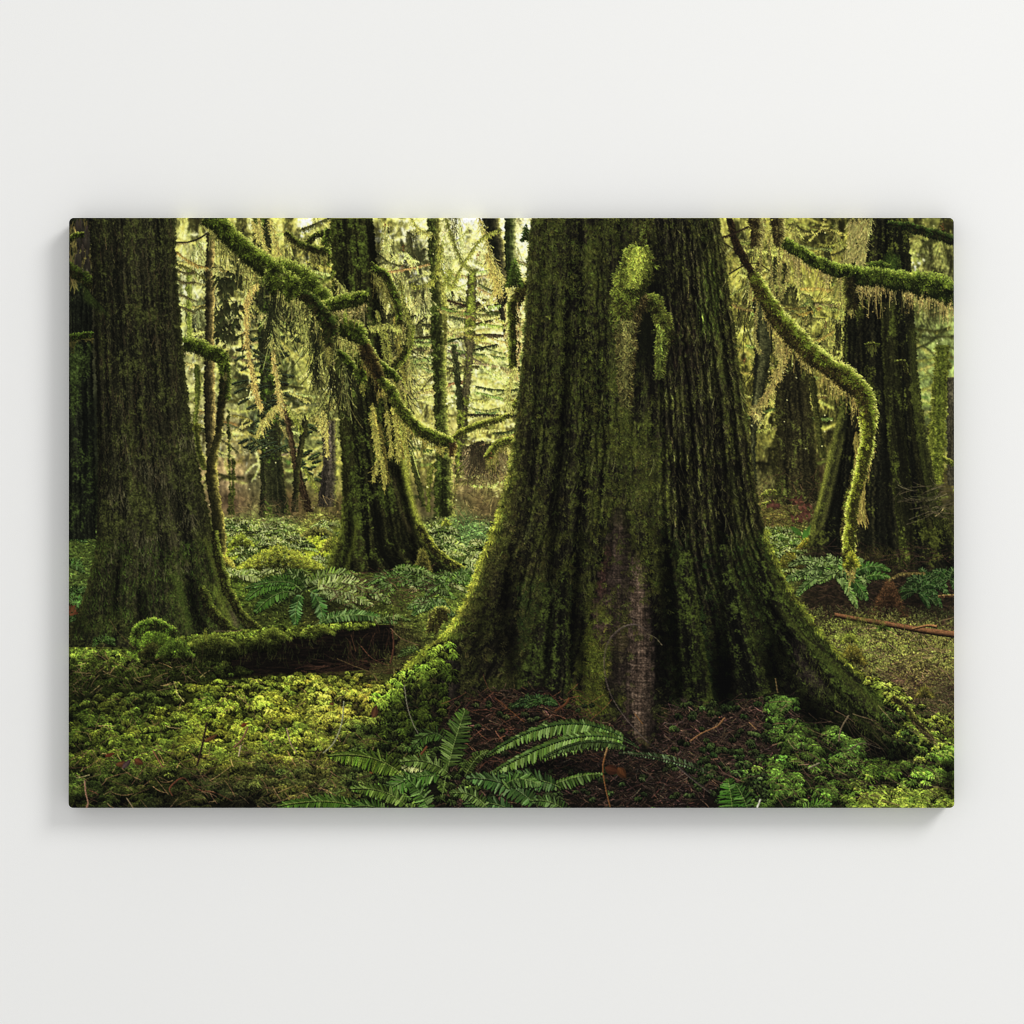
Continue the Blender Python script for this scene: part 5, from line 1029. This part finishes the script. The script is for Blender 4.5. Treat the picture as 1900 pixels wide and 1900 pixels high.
# plants on the left root and in front of the trunk
x = U(690, 850, 420); y = U(1190, 1420, 420); ok = (y > bl(y)*0+np.interp(x, [690, 730, 780, 820, 850], [1290, 1258, 1214, 1190, 1170])) & (x < np.interp(y, [1190, 1300, 1420], [850, 830, 780])) & (tex(y/20., x/20., 3)+G(.08, 420) > .46)
x, y = x[ok], y[ok]; o = np.argsort(y); x, y = x[o], y[o]
dd = np.interp(x, [690, 730, 780, 820, 850], [1290, 1258, 1214, 1190, 1170]); v = np.clip(1.3-(y-dd)/70, .42, 1.25)
rosettes(x, y, U(12, 20, len(x)), vary((104, 128, 34), len(x), .15)*v[:, None], .6, 20, .22, .6, 1.3)
# right-hand moss plants
def plants(n, box, c, sz=(14, 24), thr=.45, cond=None, cl=24., flat=.5):
    x = U(box[0], box[2], n); y = U(box[1], box[3], n); ok = (tex(y/cl, x/(cl*1.5), int(box[0]) % 4)+G(.04, n) > thr)
    if cond is not None: ok &= cond(x, y)
    x, y = x[ok], y[ok]; o = np.argsort(y); x, y = x[o], y[o]
    rosettes(x, y, U(sz[0], sz[1], len(x)), vary(np.asarray(c)*(.96, .96, .95), len(x), .28, .03), flat, 20, .22, .5, 1.3)
plants(120, (1420, 1290, 1480, 1380), (56, 78, 26), (12, 18), .45)
plants(150, (1450, 1340, 1560, 1400), (60, 80, 26), (14, 24), .47)
plants(120, (1550, 1360, 1600, 1430), (62, 84, 28), (16, 26), .48)
plants(170, (1380, 1400, 1480, 1470), (54, 78, 24), (14, 20), .45)
plants(330, (1400, 1405, 1640, 1505), (66, 88, 28), (16, 27), .46)
plants(120, (1600, 1410, 1700, 1470), (74, 98, 28), (16, 26), .50)
plants(150, (1560, 1440, 1690, 1505), (80, 98, 30), (16, 26), .46); plants(190, (1600, 1462, 1771, 1505), (98, 112, 34), (16, 28), .42)
plants(330, (1640, 1290, 1775, 1440), (92, 108, 32), (12, 22), .46, lambda x, y: (y < 1330+(x-1640)*.85+22) & (y > 1280+(x-1640)*.72))
plants(120, (1690, 1380, 1775, 1450), (88, 116, 34), (16, 24), .48)
plants(260, (1600, 1250, 1771, 1345), (104, 114, 36), (9, 16), .47, lambda x, y: np.abs(y-(1250+(x-1600)*.62)) < 16)
plants(60, (1640, 1320, 1700, 1400), (50, 66, 24), (12, 18), .45)
plants(140, (1300, 1380, 1420, 1470), (44, 60, 24), (10, 15), .50)
plants(200, (860, 1420, 1420, 1499), (38, 48, 22), (8, 13), .52)
limb([(1655, 1292, 3), (1680, 1310, 4), (1700, 1340, 4), (1730, 1372, 4)], (30, 26, 14), (70, 68, 26), (120, 124, 40), hair=4)
twigs(220, (1480, 1330, 1771, 1490), (12, 60), (84, 66, 46), 1.1, (.1, .9)); twigs(120, (1300, 1300, 1480, 1480), (12, 50), (92, 66, 50), 1., (-.9, .9))
twigs(150, (860, 1280, 1110, 1420), (12, 50), (100, 60, 40), 1.2, (-.9, .9)); twigs(110, (640, 1380, 1000, 1499), (12, 50), (96, 70, 50), 1.1, (-.9, .9))
twigs(170, (127, 1380, 640, 1499), (10, 50), (112, 82, 56), 1.2, (-1., 1.), v=.35); twigs(150, (127, 1260, 700, 1420), (8, 34), (104, 80, 52), 1., (-1.3, 1.3), v=.4)
plants(160, (1240, 1300, 1440, 1480), (44, 56, 24), (9, 15), .54); plants(120, (820, 1300, 1100, 1400), (40, 48, 22), (8, 13), .56); plants(200, (640, 1380, 900, 1499), (52, 66, 24), (12, 20), .48)
def dark(x, y, rx, ry, k):
    X, Y, sl = grid(x-rx*2, y-ry*2, x+rx*2, y+ry*2); img[sl] *= (1-k*np.exp(-((X-x)/rx)**2-((Y-y)/ry)**2))[..., None]
for a_ in ((1020, 1420, 90, 20, .65), (1650, 1400, 46, 36, .5), (1760, 1440, 16, 46, .7), (1290, 1240, 30, 50, .3), (560, 1215, 120, 22, .25), (1345, 1290, 16, 30, .6), (700, 1480, 30, 16, .3), (240, 1375, 24, 8, .3), (1500, 1330, 22, 30, .5)): dark(*a_)
# single sticks, brown leaves
def stick(pts, w, c):
    C = curve(pts, 200); t = np.linspace(0, 1, 200)
    for off in np.arange(-w/2, w/2+.01, .5): plot(C[:, 0]+off, C[:, 1]+off*.5, vary(A(*c)*(1.15-.5*(off+w/2)/max(w, 1)), 200, .06, .02))
for pts, w, c in (([(158, 1448), (160, 1470), (164, 1488), (161, 1499)], 2.4, (150, 110, 84)), ([(168, 1466), (182, 1472)], 1.5, (150, 90, 60)), ([(384, 1340), (376, 1380), (366, 1420)], 2.4, (50, 34, 26)),
                  ([(285, 1392), (295, 1410), (302, 1422)], 2.5, (150, 104, 64)), ([(460, 1348), (450, 1370), (434, 1386)], 2.2, (130, 96, 60)), ([(447, 1382), (443, 1402)], 1.6, (180, 160, 120)),
                  ([(320, 1475), (316, 1460), (340, 1442), (362, 1462), (400, 1470), (430, 1484)], 2, (116, 66, 42)), ([(236, 1480), (244, 1492), (248, 1499)], 2, (150, 130, 90)),
                  ([(532, 1350), (540, 1380), (550, 1395)], 1.6, (170, 140, 104)), ([(638, 1300), (634, 1340), (620, 1376), (600, 1396)], 1.6, (150, 150, 110)), ([(750, 1270), (756, 1310), (768, 1345), (788, 1380)], 1.4, (120, 116, 92)),
                  ([(627, 1222), (660, 1236), (690, 1248), (700, 1262)], 2.4, (120, 100, 54)), ([(670, 1198), (690, 1220), (720, 1234)], 1.6, (120, 76, 50)), ([(725, 1165), (745, 1184), (776, 1196)], 1.8, (140, 108, 70)),
                  ([(650, 1190), (654, 1215), (680, 1240)], 1.6, (60, 42, 28)), ([(728, 1170), (730, 1200), (724, 1230)], 2, (90, 56, 36)),
                  ([(1200, 1168), (1178, 1158), (1150, 1166), (1126, 1196), (1121, 1240), (1134, 1290), (1164, 1336), (1200, 1374), (1240, 1406), (1280, 1442), (1316, 1470)], 3., (98, 84, 74)),
                  ([(1200, 1375), (1240, 1405), (1280, 1440), (1318, 1468)], 4.5, (58, 50, 44)), ([(1128, 1382), (1120, 1410), (1118, 1430), (1124, 1465), (1132, 1497)], 2.2, (124, 80, 40)), ([(1122, 1400), (1128, 1382)], 2, (160, 120, 70)),
                  ([(920, 1295), (950, 1320), (972, 1338)], 2.2, (128, 78, 40)), ([(1030, 1318), (1048, 1306), (1056, 1294)], 3, (100, 58, 32)), ([(1280, 1374), (1300, 1360), (1330, 1346), (1344, 1330)], 1.6, (150, 104, 60)),
                  ([(1178, 1324), (1192, 1342)], 2.4, (130, 90, 50)), ([(1390, 1340), (1402, 1352)], 2.4, (160, 120, 70)), ([(1438, 1258), (1442, 1284)], 1.6, (110, 90, 50)), ([(1574, 1326), (1560, 1350), (1555, 1374)], 1.8, (120, 104, 74)),
                  ([(1575, 1390), (1600, 1378), (1632, 1388)], 1.5, (100, 90, 66)), ([(1404, 1498), (1410, 1482)], 2.2, (210, 206, 180)), ([(1500, 1424), (1520, 1414)], 1.6, (150, 140, 104)), ([(776, 1405), (792, 1384)], 2.6, (120, 70, 38)),
                  ([(1200, 1175), (1215, 1182), (1228, 1196)], 1.2, (110, 100, 70)), ([(1640, 1270), (1700, 1305), (1771, 1345)], 1.6, (60, 52, 34))): stick(pts, w, c)
def leaf(x, y, L, W, an, c):
    blades(np.array([x, x]), np.array([y, y]), np.array([an, an]), L, W, A(*c), A(*c)*.7); blades(np.array([x]), np.array([y-1]), np.array([an]), L*.9, W*.35, np.clip(A(*c)*1.3, 0, 255)[None], A(*c)[None])
for a_ in ((216, 1418, 26, 10, -.15, (84, 50, 26)), (250, 1408, 18, 12, .5, (86, 48, 26)), (228, 1424, 22, 9, -.8, (70, 52, 50)), (380, 1375, 28, 7, -.5, (88, 56, 28)), (196, 1402, 18, 6, -.3, (92, 44, 24)),
           (1122, 1424, 30, 18, .25, (60, 32, 18)), (1146, 1424, 24, 16, .9, (74, 42, 20)), (1404, 1498, 10, 3, -1.3, (210, 206, 180)), (686, 1432, 12, 5, .0, (120, 74, 36)), (692, 1330, 24, 12, -1.3, (78, 48, 28)), (448, 1346, 12, 6, -.4, (104, 50, 24)), (612, 1305, 8, 5, 0, (96, 60, 30)), (925, 1480, 14, 8, .4, (84, 60, 48))): leaf(*a_)

# ---- foreground ferns -----------------------------------------------------------------------
FG = dict(gap=5.4, pw=5.2)
for y_ in range(2): fernbush(986+y_*20, 1305, 34, 6, (34, 64, 34), (60, 90, 60), .6, 9, gap=3.4, pw=3, a0=-3.1, a1=-.1)
frond((1240, 1412), (1290, 1400), (1160, 1395), 1, (40, 60, 30))
frond((1330, 1440), (1240, 1400), (1150, 1396), 13, (40, 64, 44), (150, 180, 160), sides=(.5, 1), droop=.5, gloss=.5, gap=5.4, pw=4.4, rach=(70, 60, 44))
frond((1010, 1462), (1060, 1436), (1115, 1434), 22, (54, 92, 40), (130, 160, 110), sides=(.35, 1), droop=.6, gloss=.4, gap=6, pw=5, rach=(110, 126, 60))
# the two bright arching fronds
frond((1185, 1386), (1060, 1290), (905, 1398), 29, (58, 94, 48), (150, 180, 128), sides=(1, .4), droop=.5, gloss=.35, gap=5.2, pw=5.4, rach=(46, 80, 34), lean=1.2)
frond((1185, 1388), (1090, 1322), (912, 1432), 36, (66, 106, 52), (160, 190, 140), sides=(1, .35), droop=.5, gloss=.35, gap=6, pw=6.2, rach=(60, 92, 40), lean=1.2)
# upright frond near 835
frond((820, 1478), (832, 1400), (862, 1318), 34, (50, 84, 40), (140, 166, 110), droop=.15, gloss=.4, gap=6.2, pw=4, rach=(126, 146, 70), lean=1.2, base=.35)
frond((826, 1372), (800, 1340), (765, 1385), 22, (46, 80, 38), (110, 140, 84), droop=.5, gloss=.3, gap=4.8, pw=3.6, rach=(80, 100, 50))
# lower-left fern group
frond((750, 1440), (700, 1390), (612, 1400), 30, (66, 104, 36), (140, 168, 84), sides=(1, .9), droop=.75, gloss=.3, gap=4.6, pw=3.8, rach=(126, 136, 60))
frond((830, 1440), (760, 1425), (700, 1480), 28, (54, 102, 44), (160, 190, 140), droop=.35, gloss=.5, gap=5.2, pw=5, rach=(110, 140, 60))
frond((676, 1499), (610, 1474), (516, 1494), 22, (52, 96, 34), (130, 160, 90), droop=.5, gloss=.35, gap=4.6, pw=4, rach=(130, 140, 60))
frond((800, 1510), (780, 1460), (752, 1440), 22, (56, 104, 46), (150, 180, 130), droop=.3, gloss=.4, gap=5, pw=4.4, rach=(90, 120, 50))
frond((730, 1515), (690, 1482), (640, 1500), 20, (46, 90, 34), (130, 160, 100), droop=.5, gloss=.3, gap=5, pw=4.4)
frond((790, 1428), (775, 1410), (748, 1424), 18, (120, 150, 110), (200, 214, 190), droop=.3, gloss=.8, gap=4.4, pw=3.6)
# lower-middle ferns
frond((1000, 1500), (950, 1440), (868, 1442), 28, (48, 88, 50), (140, 172, 140), droop=.4, gloss=.4, gap=5.2, pw=5, rach=(96, 110, 64))
frond((1040, 1460), (990, 1436), (930, 1440), 26, (46, 84, 48), (130, 160, 130), droop=.5, gloss=.4, gap=5.4, pw=5)
frond((930, 1460), (960, 1430), (1000, 1455), 22, (52, 94, 44), (140, 170, 120), droop=.5, gloss=.4, gap=5.2, pw=4.8)
frond((960, 1510), (920, 1480), (860, 1490), 22, (44, 84, 46), (130, 160, 130), droop=.5, gloss=.3, gap=5.2, pw=4.8)
frond((1360, 1520), (1356, 1475), (1350, 1446), 30, (46, 96, 36), (110, 150, 90), droop=.15, gloss=.3, gap=4.6, pw=4, rach=(120, 140, 60), lean=1.4)
frond((1388, 1505), (1380, 1480), (1366, 1456), 20, (44, 90, 36), (110, 150, 90), droop=.2, gloss=.3, gap=4.6, pw=3.8)
frond((1480, 1515), (1500, 1488), (1540, 1492), 18, (60, 108, 44), (140, 176, 120), droop=.4, gloss=.4, gap=4.4, pw=3.6)

frond((1178, 1392), (1100, 1352), (1010, 1402), 16, (44, 70, 38), (110, 140, 100), sides=(1, .3), droop=.5, gloss=.3, gap=5, pw=4.4, rach=(50, 70, 36))
frond((838, 1440), (800, 1400), (742, 1412), 20, (60, 96, 44), (150, 176, 120), droop=.4, gloss=.4, gap=4.8, pw=4, rach=(110, 130, 60))
frond((905, 1500), (880, 1462), (835, 1470), 18, (54, 88, 44), (140, 166, 120), droop=.4, gloss=.4, gap=4.8, pw=4)
frond((1060, 1515), (1030, 1478), (985, 1484), 18, (50, 84, 44), (130, 160, 116), droop=.4, gloss=.4, gap=4.8, pw=4)
frond((760, 1500), (720, 1455), (650, 1462), 20, (62, 100, 42), (150, 176, 110), droop=.5, gloss=.35, gap=4.8, pw=4, rach=(120, 136, 60))
frond((862, 1440), (880, 1400), (905, 1392), 12, (50, 76, 36), (120, 140, 90), droop=.3, gloss=.3, gap=4.4, pw=3.4)
# ---- tone -------------------------------------------------------------------------------------
img = np.clip(img, 0, 255)
lum = img@A(.30, .59, .11); img = lum[..., None]+(img-lum[..., None])*.90
l_ = np.clip(lum/255, .004, 1); img *= (np.interp(l_, [0, .08, .16, .30, .45, .65, .85, 1], [0, .068, .146, .295, .465, .705, .92, 1])/l_)[..., None]
X, Y, sl = grid(PX0, PY0, PX0+PW, PY0+PH)
img *= (1+.10*(fib(Y, X, 3)*.25))[..., None]         # ink grain on the cloth
weave = 1+.012*np.sin(X*2*np.pi/3.1+.6*tex(Y/20., X/20., 1))+.01*np.sin(Y*2*np.pi/3.3)
img *= weave[..., None]
def soft(a):
    b = np.pad(a, ((1, 1), (1, 1), (0, 0)), mode='edge'); b = (b[:-2]+2*b[1:-1]+b[2:])/4; return (b[:, :-2]+2*b[:, 1:-1]+b[:, 2:])/4
s1 = soft(img); img = s1+(s1-soft(soft(soft(s1))))*.6       # even out single dots, keep the edges crisp
img = np.clip(img, 3, 250)
# ================= the canvas ============================================================
def to_lin(c):
    c = c/255.0
    return np.where(c <= .04045, c/12.92, ((c+.055)/1.055)**2.4)
pic = to_lin(img.astype(np.float64)).astype(np.float32)
NX, NY = 1644, 1096                                # colour samples woven into the cloth
def resample(a, n, axis):
    """area average along one axis"""
    L = a.shape[axis]; a = np.moveaxis(a, axis, 0)
    cs = np.concatenate([np.zeros((1,)+a.shape[1:]), np.cumsum(a, 0, dtype=np.float64)])
    e = np.linspace(0, L, n+1); i = np.minimum(e.astype(int), L-1); f = (e-i).reshape((-1,)+(1,)*(a.ndim-1))
    v = cs[i]*(1-f)+cs[i+1]*f
    return np.moveaxis((v[1:]-v[:-1])*(n/L), 0, axis).astype(np.float32)
pic = resample(resample(pic, NX, 1), NY, 0)
X0, X1, Y0, Y1 = 127.0, 1771.0, 403.5, 1499.0
CR, BR_ = 8.5, 5.0                                # corner radius, edge bend radius (print units)
def cloth_pos(x, y):
    """flat picture position -> stretched round the bar edges"""
    qx = np.clip(x, X0+CR, X1-CR); qy = np.clip(y, Y0+CR, Y1-CR)
    dx, dy = x-qx, y-qy; m = np.maximum(np.abs(dx), np.abs(dy)); l = np.maximum(np.hypot(dx, dy), 1e-9)
    px, py = qx+dx/l*m, qy+dy/l*m
    t = np.clip((m-(CR-BR_))/BR_, 0, 1); dep = BR_*(1-np.sqrt(1-t*t*.985))
    return px, py, dep
gx, gy = np.meshgrid(np.linspace(X0, X1, NX), np.linspace(Y0, Y1, NY))
px, py, dep = cloth_pos(gx, gy)
ripple = .25*np.sin(gx/90.)*np.sin(gy/70.)        # canvas is never perfectly flat
co_ = np.stack([wx(px), -DEPTH+(dep+ripple*(dep < .01)*0)*K, wz(py)], -1).reshape(-1, 3).astype(np.float32)
def grid_mesh(name, co, nx, ny, cols, closed=False):
    me = bpy.data.meshes.new(name); me.vertices.add(len(co)); me.vertices.foreach_set("co", co.ravel())
    idx = np.arange(nx*ny).reshape(ny, nx)
    if closed: idx = np.concatenate([idx, idx[:, :1]], 1)
    q = np.stack([idx[:-1, :-1], idx[1:, :-1], idx[1:, 1:], idx[:-1, 1:]], -1).reshape(-1, 4)
    me.loops.add(q.size); me.loops.foreach_set("vertex_index", q.ravel().astype(np.int32))
    me.polygons.add(len(q)); me.polygons.foreach_set("loop_start", np.arange(0, q.size, 4, dtype=np.int32))
    me.update(calc_edges=True)
    me.polygons.foreach_set("use_smooth", np.ones(len(q), bool))
    at = me.color_attributes.new("ink", 'FLOAT_COLOR', 'POINT')
    at.data.foreach_set("color", np.concatenate([cols.reshape(-1, 3), np.ones((len(co), 1))], 1).astype(np.float32).ravel())
    return me
m, nt, b = mat("printed_canvas")
at = nt.nodes.new("ShaderNodeAttribute"); at.attribute_name = "ink"
nt.links.new(at.outputs["Color"], b.inputs["Base Color"])
b.inputs["Roughness"].default_value = .62; b.inputs["Specular IOR Level"].default_value = 0.04
tc = nt.nodes.new("ShaderNodeTexCoord")
def wave(d, sc):
    wv = nt.nodes.new("ShaderNodeTexWave"); wv.bands_direction = d; wv.inputs["Scale"].default_value = sc; wv.inputs["Distortion"].default_value = .6; wv.inputs["Detail"].default_value = 1
    nt.links.new(tc.outputs["Object"], wv.inputs["Vector"]); return wv
a1, a2 = wave('X', 190), wave('Z', 190)
mx = nt.nodes.new("ShaderNodeMath"); mx.operation = 'MAXIMUM'; nt.links.new(a1.outputs["Fac"], mx.inputs[0]); nt.links.new(a2.outputs["Fac"], mx.inputs[1])
bp = nt.nodes.new("ShaderNodeBump"); bp.inputs["Strength"].default_value = .25; bp.inputs["Distance"].default_value = .0002
nt.links.new(mx.outputs[0], bp.inputs["Height"]); nt.links.new(bp.outputs["Normal"], b.inputs["Normal"])
root = bpy.data.objects.new("canvas_print", None); S.collection.objects.link(root); root.location = (0, 0, wz(Y1))
tag(root, label="wide frameless canvas print of mossy forest trees and ferns, hanging on the white wall", category="canvas print")
def child(name, me, mats, **k):
    for x in mats: me.materials.append(x)
    o = bpy.data.objects.new(name, me); S.collection.objects.link(o); o.parent = root; o.location = (0, 0, -wz(Y1)); tag(o, **k); return o
child("printed_front", grid_mesh("printed_front", co_, NX, NY, pic), [m])
# the sides, where the picture wraps back to the wall (mirrored, as canvas printers do)
rim = [(i, 0) for i in range(0, NX)]+[(NX-1, j) for j in range(1, NY)]+[(i, NY-1) for i in range(NX-2, -1, -1)]+[(0, j) for j in range(NY-2, 0, -1)]
ri = np.array(rim)[::2]; n_r = len(ri)
bx, by = px[ri[:, 1], ri[:, 0]], py[ri[:, 1], ri[:, 0]]; bd = dep[ri[:, 1], ri[:, 0]]
steps = 24; sd = np.linspace(0, 1, steps); y_front = -DEPTH+bd*K
cs, cl = [], []
for s_ in sd:
    cs.append(np.stack([wx(bx), y_front*(1-s_)-.0005*s_, wz(by)], -1))
    inn = int(s_*DEPTH/K*NX/1644.)
    ii = np.clip(ri[:, 0], inn, NX-1-inn); jj = np.clip(ri[:, 1], inn, NY-1-inn); cl.append(pic[jj, ii])
me = grid_mesh("wrapped_side", np.concatenate(cs).astype(np.float32), n_r, steps, np.concatenate(cl), closed=True)
child("wrapped_side", me, [m])
